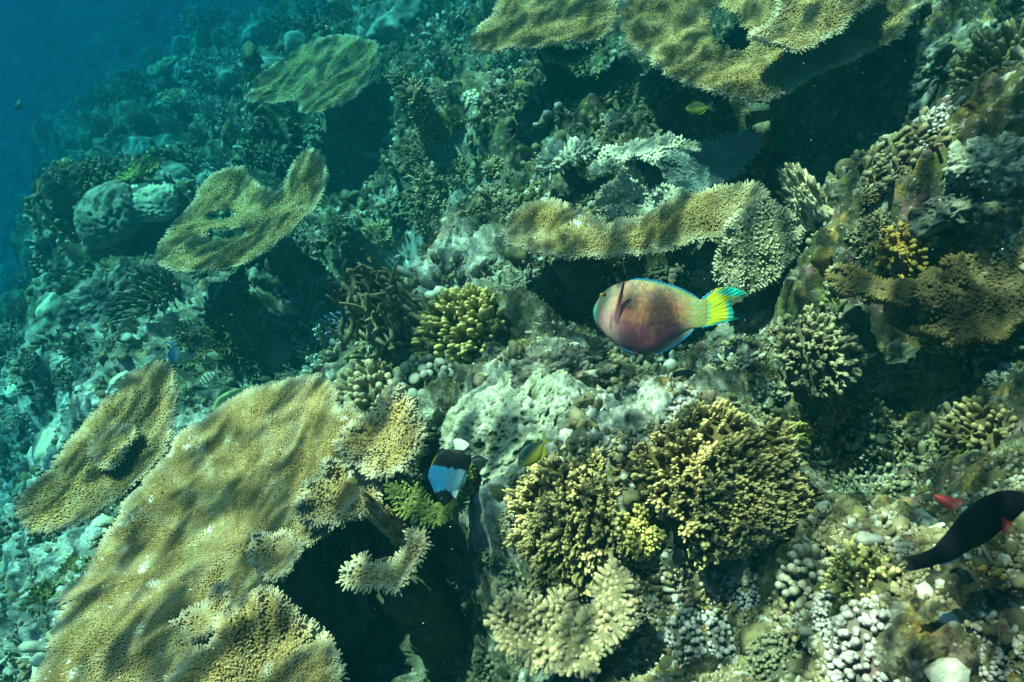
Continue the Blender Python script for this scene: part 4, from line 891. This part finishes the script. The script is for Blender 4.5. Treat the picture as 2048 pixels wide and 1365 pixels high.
# ------------------------------------------------------------------ fish
CX_, CU_, CF_ = RCAM @ np.array((1, 0, 0.)), RCAM @ np.array((0, 1, 0.)), RCAM @ np.array((0, 0, -1.))
def lerp(a, b, t):
    t = np.asarray(t)[..., None]
    return np.asarray(a) * (1 - t) + np.asarray(b) * t
class Fish:
    """a fish at a distance d, seen from the side: head and tail pixels give its axis, outlines give its profile"""
    def __init__(s, label, cat, name, head, tail, d, dorsal, yaw=0., group=None):
        s.h, s.t = np.array(head, float), np.array(tail, float); s.L = np.linalg.norm(s.t - s.h); s.e = (s.t - s.h) / s.L
        p = np.array((s.e[1], -s.e[0])); s.p = p if np.dot(p, dorsal) > 0 else -p
        s.d = d; s.sc = d / FPX; s.org = ray(s.h[0], s.h[1]) * d
        im = lambda v: v[0] * CX_ - v[1] * CU_
        U = im(s.e); Vv = im(s.p); Wv = unit(np.cross(U, Vv)); Wv = Wv if np.dot(Wv, CF_) > 0 else -Wv
        c, sn = math.cos(yaw), math.sin(yaw)
        s.U, s.V, s.W = U * c + Wv * sn, Vv, Wv * c - U * sn        # W points away from the viewer
        s.root = thing(name, label, cat, tuple(s.org + s.U * s.L * s.sc * .45), group)
    def uv(s, pts):
        q = np.asarray(pts, float) - s.h
        return np.stack([q @ s.e / s.L, q @ s.p / s.L], 1)
    def world(s, u, v, w):
        k = s.L * s.sc
        return s.org + k * (np.asarray(u)[..., None] * s.U + np.asarray(v)[..., None] * s.V + np.asarray(w)[..., None] * s.W)
    def body(s, top, bot, wr, col, K=190, S=110, tailw=.55, m=None):
        a, b = s.uv(top), s.uv(bot); a, b = a[np.argsort(a[:, 0])], b[np.argsort(b[:, 0])]
        u0, u1 = min(a[0, 0], b[0, 0]), max(a[-1, 0], b[-1, 0])
        u = u0 + (u1 - u0) * (1 - np.cos(np.linspace(0, 1, K) ** .8 * np.pi * .62)) / (1 - math.cos(math.pi * .62))
        def sm(q):
            y = np.interp(u, q[:, 0], q[:, 1])
            for _ in range(4): y[1:-1] = .25 * y[:-2] + .5 * y[1:-1] + .25 * y[2:]
            return y
        t, bt = sm(a), sm(b); c, h = (t + bt) / 2, np.maximum((t - bt) / 2, .002)
        hm = h.max(); rel = (u - u0) / (u1 - u0)
        w = wr * hm * np.minimum(1, (h / hm)) ** .75 * (1 - tailw * rel ** 1.6)
        s.prof = (u, c, h, w)
        th = np.arange(S) / S * 2 * np.pi
        cs, sn = np.cos(th), np.sin(th)
        cu, su = np.sign(cs) * np.abs(cs) ** .92, np.sign(sn) * np.abs(sn) ** .92
        uu = np.repeat(u[:, None], S, 1); vv = c[:, None] + h[:, None] * cu[None]; ww = w[:, None] * su[None]
        V = s.world(uu, vv, ww).reshape(-1, 3)
        cap = s.world(np.array([u[0] - .002, u[-1] + .002]), np.array([c[0], c[-1]]), np.zeros(2))
        k, q = np.meshgrid(np.arange(K - 1), np.arange(S), indexing='ij'); q2 = (q + 1) % S
        quad = np.stack([k * S + q, k * S + q2, (k + 1) * S + q2, (k + 1) * S + q], -1).reshape(-1, 4)
        q = np.arange(S); tri = np.concatenate([np.stack([(q + 1) % S, q, np.full(S, K * S)], 1), np.stack([(K - 1) * S + q, (K - 1) * S + (q + 1) % S, np.full(S, K * S + 1)], 1)])
        C = col(np.concatenate([(uu - u0).ravel() / (u1 - u0), [0, 1]]), np.concatenate([np.repeat(cu[None], K, 0).ravel(), [0, 0]]))
        mb = MB(); mb.add(np.concatenate([V, cap]), quad, col=np.clip(C, .002, .95)); mb.F.append(tri)
        s.bodyobj = mb.build('body', m or M_FISH, s.root)
    def side(s, pt):
        """half width of the body under a pixel"""
        q = s.uv([pt])[0]; u, c, h, w = s.prof
        hh, cc, wv = np.interp(q[0], u, h), np.interp(q[0], u, c), np.interp(q[0], u, w)
        r = np.clip((q[1] - cc) / hh, -.98, .98)
        return q, wv * math.sqrt(1 - r * r)
    def fin(s, name, base, outer, col, M=40, N=14, w0=0., w1=0., rays=.004, thick=.006, ragged=0.):
        a, b = s.uv(base), s.uv(outer)
        def rs(q, n):
            d = np.concatenate([[0], np.cumsum(np.linalg.norm(np.diff(q, axis=0), axis=1))]); x = np.linspace(0, d[-1], n)
            return np.stack([np.interp(x, d, q[:, 0]), np.interp(x, d, q[:, 1])], 1)
        A, B = rs(a, M), rs(b, M); t = np.linspace(0, 1, N)
        if ragged: B = A + (B - A) * (1 - ragged * np.abs(np.sin(np.arange(M) * 1.35)))[:, None]
        G = A[:, None] * (1 - t)[None, :, None] + B[:, None] * t[None, :, None]
        w = w0 + (w1 - w0) * t[None, :] ** 1.2 + rays * np.sin(np.arange(M) * 1.9)[:, None] * t[None] * .7
        half = thick * (1 - .75 * t)[None] * np.ones((M, 1)) / 2
        F = s.world(G[..., 0], G[..., 1], w - half).reshape(-1, 3); Bk = s.world(G[..., 0], G[..., 1], w + half).reshape(-1, 3)
        i, j = np.meshgrid(np.arange(M - 1), np.arange(N - 1), indexing='ij')
        q = np.stack([i * N + j, (i + 1) * N + j, (i + 1) * N + j + 1, i * N + j + 1], -1).reshape(-1, 4); n = M * N
        edge = np.concatenate([np.arange(N - 1), (N - 1) + N * np.arange(M - 1), (M - 1) * N + np.arange(N - 1)[::-1] + 1])
        nxt = np.concatenate([np.arange(N - 1) + 1, (N - 1) + N * (np.arange(M - 1) + 1), (M - 1) * N + np.arange(N - 1)[::-1]])
        e = np.stack([edge, nxt, nxt + n, edge + n], 1)
        C = np.clip(col(np.repeat(np.linspace(0, 1, M), N), np.tile(t, M)), .002, .95)
        mb = MB(); mb.add(np.concatenate([F, Bk]), np.concatenate([q, q[:, ::-1] + n, e]), col=np.concatenate([C, C]))
        return mb.build(name, M_FIN, s.root)
    def eye(s, pt, rpx, ring, pupil=(.01, .01, .012), both=True):
        r = rpx / s.L
        for sg in ((-1, 1) if both else (-1,)):
            q, w = s.side(pt); v, f = ico(3)
            def ball(k, out, c):
                mb = MB(); mb.add(s.world(q[0] + v[:, 0] * r * k, q[1] + v[:, 1] * r * k * 1.05, sg * (w + out * r) + v[:, 2] * r * k * .55), f, col=np.broadcast_to(np.array(c), (len(v), 3))); return mb
            o = ball(1., 0., ring).build('eye', M_EYE, s.root)
            ball(.55, .33, pupil).build('pupil', M_EYE, o, loc=tuple(s.root.location)).location = (0, 0, 0)
def nz(u, v, a, b, s=0):
    return fbm(np.stack([u * a, v * b, 0 * u + s * 3.3], 1), 3, 50 + s)

def parrotfish():
    Z = lambda pts: [(1150 + x / 5.12, 520 + y / 5.118) for x, y in pts]
    f = Fish('pink and peach parrotfish with a yellow and turquoise tail, swimming in mid picture', 'fish', 'parrotfish', Z([(186, 540)])[0], Z([(1395, 545)])[0], 1.8, (0, -1), yaw=.12)
    top = Z([(188, 520), (195, 490), (212, 455), (240, 405), (280, 345), (340, 292), (440, 240), (580, 203), (700, 207), (850, 228), (1000, 275), (1130, 325), (1250, 388), (1320, 402), (1395, 375)])
    bot = Z([(188, 540), (195, 590), (215, 650), (260, 715), (330, 795), (450, 888), (600, 960), (700, 972), (820, 940), (900, 890), (1100, 765), (1220, 702), (1330, 692), (1395, 665)])
    def col(u, v):
        n1, n2, n3 = nz(u, v, 9, 3), nz(u, v, 46, 9, 1), nz(u, v, 70, 14, 2)
        c = lerp((.36, .20, .14), (.64, .18, .12), sstep(.75, .15, v + .2 * n1))
        c = lerp(c, (.52, .10, .15), sstep(.12, -.5, v + .25 * n1 + .12 * (u - .4)))
        c = lerp(c, (.16, .07, .12), sstep(-.55, -.95, v + .1 * n1))
        c = lerp(c, (.62, .30, .10), .55 * sstep(.15, .5, n2) * sstep(.2, .4, u) * sstep(-.8, -.3, v))
        head = sstep(.27, .12, u + .05 * v); c = lerp(c, lerp((.44, .25, .23), (.36, .32, .20), sstep(-.2, .5, v)), head * .8)
        tl = sstep(.70, .92, u); c = lerp(c, lerp((.55, .42, .06), (.62, .36, .14), sstep(-.1, .3, n2)), tl * .9)
        c = lerp(c, (.04, .38, .28), tl * sstep(.05, .3, n3) * .8)
        c = lerp(c, (.06, .45, .30), sstep(.035, .006, u) * .9)
        gill = np.exp(-((u - .135 - .05 * (v + .45) ** 2) / .005) ** 2) * sstep(-.75, -.6, v) * sstep(.02, -.08, v); c = lerp(c, (.10, .03, .06), gill * .8)
        back = sstep(.80, .93, v) * sstep(.3, .4, u); c = lerp(c, (.06, .26, .14), back * (.5 + .4 * np.sign(n3)) * .7)
        row = v * 13; cu = u * 44 + .5 * (np.floor(row) % 2); sx, sy = cu % 1 - .5, row % 1 - .5   # scale edges
        sc_ = sstep(.34, .52, np.hypot(sx, sy * .8)) * sstep(.16, .26, u)
        c = c * (1 - .55 * sc_)[:, None]
        return c * (1 + .16 * n2 + .10 * n3)[:, None]
    f.body(top, bot, .34, col, tailw=.9)
    def edgec(s_, t, inner, edge, k=.8): return lerp(inner, edge, sstep(k - .1, k + .05, t))
    f.fin('dorsal_fin', Z([(575, 222), (700, 228), (850, 250), (1000, 298), (1130, 350), (1250, 405), (1310, 420)]), Z([(575, 200), (650, 183), (750, 188), (850, 203), (950, 230), (1050, 256), (1150, 292), (1250, 342), (1322, 392)]),
          lambda s_, t: edgec(s_, t, lerp((.10, .24, .10), (.28, .30, .08), sstep(.3, .8, s_)), (.02, .14, .34), .72), M=60)
    f.fin('anal_fin', Z([(815, 935), (900, 880), (1000, 815), (1100, 755), (1225, 695)]), Z([(824, 958), (890, 964), (962, 938), (1036, 900), (1128, 840), (1216, 768), (1262, 710)]),
          lambda s_, t: lerp(lerp((.05, .30, .22), (.30, .16, .16), sstep(.2, .8, np.abs(np.sin(s_ * 40)))), (.01, .30, .62), sstep(.72, .85, t)), M=60)
    def tailc(s_, t):
        n = np.abs(np.sin(s_ * 26)); c = lerp((.62, .52, .02), (.40, .46, .02), n * .6)
        c = lerp(c, (.02, .34, .22), sstep(.25, .05, t) * .75 * sstep(.2, .6, n))
        c = lerp(c, (.02, .42, .34), sstep(.62, .78, t + .12 * np.sin(s_ * 9)) * sstep(.13, .24, s_) * sstep(.0, .04, 1 - s_))
        return lerp(c, (.01, .24, .40), np.maximum(sstep(.13, .08, s_), sstep(.90, .95, s_)))
    f.fin('tail_fin', Z([(1345, 385), (1385, 440), (1395, 520), (1390, 600), (1345, 690)]), Z([(1350, 378), (1440, 310), (1520, 275), (1605, 262), (1700, 274), (1770, 298), (1852, 326), (1745, 334), (1685, 345), (1672, 400), (1662, 460), (1690, 505), (1697, 545), (1696, 585), (1775, 594), (1650, 622), (1500, 662), (1350, 700)]),
          tailc, M=90, N=26, rays=.006)
    q, w = f.side(Z([(400, 600)])[0])
    f.fin('pectoral_fin', Z([(370, 602), (396, 646), (422, 672)]), Z([(447, 238), (457, 238), (464, 256)]),
          lambda s_, t: lerp((.30, .10, .12), (.24, .06, .07), t), M=24, N=20, w0=-w * .96, w1=-w - .07)
    f.fin('pelvic_fin', Z([(440, 880), (520, 915), (620, 940)]), Z([(442, 894), (500, 934), (560, 952), (640, 968), (665, 982)]), lambda s_, t: lerp((.30, .12, .10), (.01, .30, .62), sstep(.35, .5, t) * sstep(.75, .6, s_)), M=24, N=8, w0=-.03, w1=-.05)
    f.fin('pelvic_fin', Z([(470, 890), (540, 920), (630, 944)]), Z([(470, 900), (530, 940), (590, 956), (650, 975)]), lambda s_, t: lerp((.30, .12, .10), (.01, .30, .62), sstep(.5, .7, t)), M=24, N=8, w0=.03, w1=.05)
    f.eye(Z([(292, 364)])[0], 5.6, (.80, .28, .01))
parrotfish()

def butterflyfish():
    Z = lambda pts: [(830 + x / 6.827, 840 + y / 6.825) for x, y in pts]
    f = Fish('black butterflyfish with a white tail and broad white band painted in blue light, nose down', 'fish', 'butterflyfish', Z([(385, 1185)])[0], Z([(605, 425)])[0], 1.62, (-1, 0), yaw=.15)
    top = Z([(385, 1180), (330, 1120), (268, 1010), (200, 850), (172, 790), (200, 660), (240, 570), (300, 470), (380, 400), (450, 395), (520, 430), (590, 425)])
    bot = Z([(392, 1185), (440, 1150), (520, 1075), (590, 1000), (640, 890), (700, 720), (745, 600), (768, 510), (745, 458), (690, 448), (640, 455), (615, 425)])
    def col(u, v):
        n = nz(u, v, 12, 6, 5); b = u + .02 * n
        wb = lerp((.07, .40, .66), (.24, .44, .52), sstep(.25, -.5, v)) * (1 + .12 * nz(u, v, 60, 20, 3))[:, None]  # white band painted blue, standing in for the water's light
        c = lerp((.012, .010, .008), wb, sstep(.245, .27, b + .10 * (v > 0) * v - .02) * sstep(.665, .645, b + .04 * v))
        return lerp(c, (.60, .36, .02), sstep(.90, .97, v) * sstep(.56, .62, u) * sstep(.86, .74, u) * .9)
    f.body(top, bot, .30, col, tailw=.5)
    f.fin('tail_fin', Z([(545, 435), (590, 415), (640, 432)]), Z([(512, 285), (560, 262), (620, 268), (690, 300), (742, 345), (700, 395)]), lambda s_, t: lerp((.40, .44, .36), (.52, .55, .48), t), M=40, N=14, ragged=.04)
    f.fin('pelvic_fin', Z([(505, 985), (560, 965), (600, 960)]), Z([(500, 1010), (535, 1060), (560, 1075)]), lambda s_, t: lerp((.30, .42, .52), (.36, .46, .55), np.abs(np.sin(s_ * 22))), M=24, N=10, w0=-.06, w1=-.10)
    f.fin('dorsal_fin', Z([(215, 800), (230, 690), (275, 570), (330, 490), (400, 440)]), Z([(170, 792), (186, 690), (235, 560), (300, 462), (390, 394)]), lambda s_, t: lerp(lerp((.13, .42, .60), (.012, .01, .008), sstep(.42, .48, s_)), (.62, .38, .02), sstep(.5, .8, t) * sstep(.25, .35, s_) * sstep(.8, .65, s_)), M=40)  # front part repeats the painted water blue of the band
    f.fin('anal_fin', Z([(650, 880), (700, 740), (740, 600), (720, 480)]), Z([(660, 890), (715, 735), (765, 590), (768, 500), (735, 455)]), lambda s_, t: lerp((.16, .42, .55), (.012, .01, .008), sstep(.28, .34, s_)), M=40)  # same painted water blue where the white band meets this fin
    f.eye(Z([(365, 1080)])[0], 3., (.05, .04, .03))
butterflyfish()

def simple_fish(label, name, head, tail, d, dorsal, prof, wr, col, tailfin, fins, tailc, eye, yaw=.1, ring=(.3, .25, .1)):
    """prof: (u, upper, lower) rows as shares of the length; fins: name, base u range, side (+1 back, -1 belly), height, colour"""
    f = Fish(label, 'fish', name, head, tail, d, dorsal, yaw)
    px = lambda u, v: f.h + f.L * (u * f.e + v * f.p)
    up = [px(u, a) for u, a, b in prof]; lo = [px(u, b) for u, a, b in prof]
    f.body(up, lo, wr, col, K=60, S=36)
    U = [p[0] for p in prof]; A = [p[1] for p in prof]; Bv = [p[2] for p in prof]
    for nm, u0, u1, sd, hgt, cf, *lag in fins:
        us = np.linspace(u0, u1, 12); e = np.interp(us, U, A if sd > 0 else Bv); lg = lag[0] if lag else .06
        sh = np.sin(np.linspace(.25, .92, 12) * np.pi) ** .6
        f.fin(nm, [px(u, v - sd * .02) for u, v in zip(us, e)], [px(u + lg * s_, v + sd * hgt * s_) for u, v, s_ in zip(us, e, sh)], cf, M=30, N=8)
    ub = tailfin['base']; a, b = np.interp(ub, U, A), np.interp(ub, U, Bv)
    f.fin('tail_fin', [px(ub, a), px(ub + .02, (a + b) / 2), px(ub, b)], [px(*q) for q in tailfin['outer']], tailc, M=40, N=12)
    q = px(*eye[:2]); f.eye(q, eye[2], ring)
    return f, px
FORK = dict(base=.97, outer=[(1.0, .07), (1.14, .19), (1.28, .25), (1.16, .04), (1.28, -.22), (1.14, -.17), (1.0, -.07)])
OVAL = [(0, .01, -.01), (.04, .07, -.06), (.12, .14, -.13), (.25, .21, -.20), (.42, .24, -.24), (.60, .21, -.21), (.78, .13, -.13), (.92, .07, -.07), (1.0, .065, -.065)]
LONG = [(0, .01, -.01), (.04, .05, -.05), (.12, .10, -.10), (.25, .15, -.15), (.42, .17, -.17), (.60, .15, -.15), (.78, .10, -.10), (.92, .06, -.06), (1.0, .06, -.06)]
DEEP = [(0, .01, -.01), (.03, .08, -.07), (.10, .17, -.15), (.25, .27, -.25), (.45, .30, -.30), (.65, .26, -.26), (.82, .15, -.15), (.94, .08, -.08), (1.0, .075, -.075)]
flat = lambda c: (lambda u, v: np.broadcast_to(np.array(c, float), (len(u), 3)))
grad = lambda a, b: (lambda u, v: lerp(a, b, sstep(.35, -.45, v)))
simple_fish('dark green damselfish with a yellow belly and yellow forked tail, nose down', 'damselfish', (1039, 932), (1087, 884), 1.45, (-1, -1), DEEP, .36, grad((.012, .05, .04), (.32, .30, .03)),
    FORK, [('dorsal_fin', .3, .85, 1, .07, lambda s_, t: lerp((.012, .05, .04), (.40, .38, .05), sstep(.6, .9, s_)), .12), ('anal_fin', .5, .88, -1, .09, flat((.38, .36, .03)), .14)],
    lambda s_, t: lerp((.40, .40, .04), (.45, .45, .20), t), (.12, .05, 2.2))
simple_fish('black fish half hidden behind the banded black butterflyfish', 'damselfish', (935, 938), (978, 922), 1.72, (0, -1), DEEP, .34, flat((.012, .016, .015)),
    FORK, [('dorsal_fin', .3, .85, 1, .1, flat((.012, .016, .015))), ('anal_fin', .5, .88, -1, .1, flat((.012, .016, .015)))], flat((.012, .016, .015)), (.12, .05, 2.))
simple_fish('olive yellow fish with a pinkish face hiding in the right-hand rocks', 'yellow_fish', (1819, 272), (1902, 264), 1.75, (0, -1), LONG, .5, lambda u, v: lerp((.46, .32, .24), (.24, .22, .04), sstep(.1, .4, u)),
    FORK, [('dorsal_fin', .2, .85, 1, .05, flat((.16, .16, .03))), ('anal_fin', .5, .85, -1, .06, flat((.16, .16, .03)))], flat((.14, .16, .03)), (.14, .04, 3.))
simple_fish('small yellow-green fish in the shade under the large top right table', 'small_fish', (1371, 219), (1418, 213), 2.2, (0, -1), OVAL, .4, grad((.06, .10, .03), (.36, .36, .05)),
    FORK, [('dorsal_fin', .25, .85, 1, .07, flat((.08, .12, .03))), ('anal_fin', .5, .88, -1, .07, flat((.3, .3, .04)))], flat((.06, .10, .04)), (.12, .04, 1.6))
simple_fish('pale blue oval fish hovering in the shade left of the brown antler coral', 'small_fish', (352, 730), (344, 692), 3.3, (-1, 0), DEEP, .34, grad((.06, .15, .26), (.20, .27, .30)),
    FORK, [('dorsal_fin', .25, .85, 1, .07, flat((.06, .14, .3))), ('anal_fin', .5, .88, -1, .07, flat((.14, .22, .3)))], flat((.25, .4, .5)), (.12, .04, 1.6))
simple_fish('striped grey damselfish above the raised edge of the oval table coral', 'striped_fish', (400, 768), (430, 745), 3.0, (0, -1), DEEP, .34, lambda u, v: lerp((.30, .34, .26), (.03, .04, .04), (np.sin(u * 34) > .35).astype(float)),
    FORK, [('dorsal_fin', .25, .85, 1, .08, flat((.15, .16, .08)))], flat((.12, .14, .1)), (.12, .04, 1.5))
simple_fish('tiny orange-red fish beside the long blue-green fingers', 'tiny_fish', (345, 571), (356, 566), 3.4, (0, -1), OVAL, .45, flat((.7, .16, .04)), FORK, [], flat((.6, .14, .04)), (.12, .04, .8))
simple_fish('dark oval fish silhouette in open blue water at the upper left', 'dark_fish', (32, 222), (38, 198), 5.5, (-1, 0), DEEP, .34, flat((.02, .03, .04)), FORK, [], flat((.02, .03, .04)), (.12, .04, 1.))
simple_fish('dark oval fish hovering over the hazy bush corals at left', 'dark_fish', (117, 690), (115, 664), 4.2, (-1, 0), DEEP, .34, flat((.02, .03, .035)), FORK, [], flat((.02, .03, .035)), (.12, .04, 1.))
simple_fish('small dark fish with an orange patch at the left edge', 'dark_fish', (2, 868), (22, 856), 4., (0, -1), DEEP, .34, lambda u, v: lerp((.02, .03, .035), (.5, .2, .03), sstep(.7, .9, u)), FORK, [], flat((.02, .03, .04)), (.12, .04, 1.))
simple_fish('small yellow-lined fish half hidden by the pebbly knobs at the bottom', 'striped_fish', (1318, 1338), (1348, 1316), 1.25, (-.3, -1), DEEP, .34, lambda u, v: lerp((.46, .38, .16), (.30, .20, .05), (np.sin(v * 16 + u * 4) > .2).astype(float)), FORK, [('dorsal_fin', .25, .85, 1, .08, flat((.4, .34, .12)))], flat((.4, .32, .1)), (.12, .04, 2.))

def black_parrotfish():
    Z = lambda pts: [(1780 + x / 5.936, 920 + y / 5.935) for x, y in pts]
    f = Fish('black parrotfish with red fins leaving the picture at the right edge', 'fish', 'parrotfish', Z([(1680, 440)])[0], Z([(200, 1165)])[0], .95, (-.4, -1), yaw=-.1)
    top = Z([(1680, 430), (1600, 385), (1480, 362), (1390, 355), (1250, 372), (1100, 422), (940, 505), (800, 620), (640, 800), (500, 950), (400, 1020), (200, 1082)])
    bot = Z([(1690, 460), (1640, 520), (1560, 600), (1450, 690), (1280, 810), (1100, 950), (900, 1030), (750, 1105), (600, 1160), (480, 1195), (350, 1235), (200, 1255)])
    col = lambda u, v: lerp((.005, .007, .010), (.10, .02, .02), sstep(.07, .01, u)) * (1 + .25 * nz(u, v, 30, 8, 7))[:, None]
    f.body(top, bot, .46, col, m=M_FISHD)
    dk = lambda s_, t: lerp((.004, .006, .008), (.006, .014, .02), t)
    f.fin('tail_fin', Z([(230, 1085), (200, 1165), (230, 1255)]), Z([(200, 1075), (120, 1092), (62, 1106), (95, 1140), (100, 1175), (75, 1220), (30, 1248), (110, 1262), (200, 1260)]), dk, M=40, N=14)
    f.fin('pectoral_fin', Z([(950, 500), (900, 560), (815, 615)]), Z([(945, 498), (840, 468), (718, 463), (745, 530), (808, 612)]), lambda s_, t: lerp((.13, .012, .014), (.17, .018, .02), t), M=30, N=12, w0=.1, w1=.22)
    q, w = f.side(Z([(1240, 690)])[0])
    f.fin('pectoral_fin', Z([(1195, 650), (1250, 665), (1305, 700)]), Z([(1185, 640), (1165, 760), (1172, 850), (1240, 790), (1300, 705)]), lambda s_, t: lerp((.10, .008, .01), (.15, .012, .012), t), M=30, N=12, w0=-w, w1=-w - .04)
    f.fin('anal_fin', Z([(480, 1190), (620, 1150), (760, 1095)]), Z([(478, 1203), (560, 1200), (660, 1172), (770, 1118)]), lambda s_, t: lerp((.02, .04, .06), (.01, .12, .28), sstep(.5, .8, t)), M=30, N=8)
    f.fin('dorsal_fin', Z([(1250, 385), (1000, 480), (800, 635), (600, 860), (460, 985)]), Z([(1260, 362), (1010, 452), (790, 606), (590, 835), (440, 985)]), dk, M=40, N=8)
    f.eye(Z([(1610, 450)])[0], 5, (.3, .12, .03))
black_parrotfish()
# ------------------------------------------------------------------ the water
def water_surface():
    n = 161; u = np.linspace(-1, 1, n); g = np.sign(u) * np.abs(u) ** 2 * 90
    X, Y = np.meshgrid(g, g, indexing='ij'); p = np.stack([X.ravel(), Y.ravel(), 0 * X.ravel()], 1)
    z = .42 + .05 * fbm(p * .35, 3, 90)
    i, j = np.meshgrid(np.arange(n - 1), np.arange(n - 1), indexing='ij')
    f = np.stack([i * n + j, (i + 1) * n + j, (i + 1) * n + j + 1, i * n + j + 1], -1).reshape(-1, 4)
    mb = MB(); mb.add(np.concatenate([p[:, :2], z[:, None]], 1), f)
    m = bpy.data.materials.new('caustic_pattern_water'); m.use_nodes = True
    t = m.node_tree; N, L = t.nodes, t.links; N.clear()
    out = N.new('ShaderNodeOutputMaterial'); tr = N.new('ShaderNodeBsdfTransparent')
    tc = N.new('ShaderNodeTexCoord'); mp = N.new('ShaderNodeMapping'); mp.inputs['Scale'].default_value = (.42, 1, 1)
    mr = N.new('ShaderNodeMapping'); mr.inputs['Location'].default_value = (0, .0, 0); mr.inputs['Rotation'].default_value = (0, 0, -.82)   # painted light streaks run across the slope
    L.new(tc.outputs['Object'], mr.inputs[0]); L.new(mr.outputs[0], mp.inputs[0])
    vals = []
    for sc, off in ((5.2, 0), (11.5, 3.7)):           # noise painted into the transparent colour imitates a net of caustic light
        nz = N.new('ShaderNodeTexNoise'); nz.inputs['Scale'].default_value = sc; nz.inputs['Detail'].default_value = 1.5; nz.inputs['Distortion'].default_value = .7
        L.new(mp.outputs[0], nz.inputs['Vector'])
        a = N.new('ShaderNodeMath'); a.operation = 'SUBTRACT'; a.inputs[1].default_value = .5; L.new(nz.outputs['Fac'], a.inputs[0])
        b = N.new('ShaderNodeMath'); b.operation = 'ABSOLUTE'; L.new(a.outputs[0], b.inputs[0])
        c = N.new('ShaderNodeMapRange'); c.interpolation_type = 'SMOOTHSTEP'; c.inputs[1].default_value = .095; c.inputs[2].default_value = .0; c.inputs[3].default_value = 0; c.inputs[4].default_value = 1
        L.new(b.outputs[0], c.inputs[0]); vals.append(c.outputs[0])
    ad = N.new('ShaderNodeMath'); ad.operation = 'MULTIPLY_ADD'; ad.inputs[1].default_value = .45; L.new(vals[1], ad.inputs[0]); L.new(vals[0], ad.inputs[2])
    mx = N.new('ShaderNodeMix'); mx.data_type = 'RGBA'; mx.clamp_factor = True
    mx.inputs[6].default_value = (.085, .10, .10, 1); mx.inputs[7].default_value = (1, 1, 1, 1)
    L.new(ad.outputs[0], mx.inputs[0]); L.new(mx.outputs[2], tr.inputs[0]); L.new(tr.outputs[0], out.inputs[0])
    mb.build('water_surface', m, kind='structure', label='unseen rippled sea surface overhead with a painted caustic pattern')
water_surface()
def plankton():
    n = 900; r = ray(RS.uniform(-500, 2500, n), RS.uniform(-300, 1700, n)) * (RS.uniform(.9, 3.4, n))[:, None]
    r = r[r[:, 2] > gbase(r[:, 0], r[:, 1]) + .1]; r = r[r[:, 2] < .1]; v, f = ico(1); n = len(r); k = len(v)
    V = r[:, None] + v[None] * (np.exp(RS.normal(0, .4, n)) * .0007)[:, None, None] * RS.uniform(.6, 1.4, (n, 1, 3))
    mb = MB(); mb.add(V.reshape(-1, 3), (f[None] + (np.arange(n) * k)[:, None, None]).reshape(-1, 3))
    mb.build('plankton', M_SNOW, kind='stuff', label='pale specks drifting in the water')
plankton()
def haze():
    bm = bmesh.new(); bmesh.ops.create_cube(bm, size=1)
    me = bpy.data.meshes.new('haze'); bm.to_mesh(me); bm.free()
    o = bpy.data.objects.new('haze', me); COL.objects.link(o)
    o.scale = (140, 140, 9.0); o.location = (0, 0, .25 - 4.5)
    m = bpy.data.materials.new('sea_water'); m.use_nodes = True
    N = m.node_tree.nodes; N.clear()
    out = N.new('ShaderNodeOutputMaterial'); v = N.new('ShaderNodeVolumePrincipled')
    v.inputs['Color'].default_value = (.001, .029, .036, 1)
    v.inputs['Absorption Color'].default_value = (.045, .64, .86, 1)
    v.inputs['Density'].default_value = .47
    v.inputs['Anisotropy'].default_value = .2
    m.node_tree.links.new(v.outputs[0], out.inputs['Volume'])
    me.materials.append(m)
    tag(o, label='blue-green sea water that fades the far slope', kind='stuff')
haze()
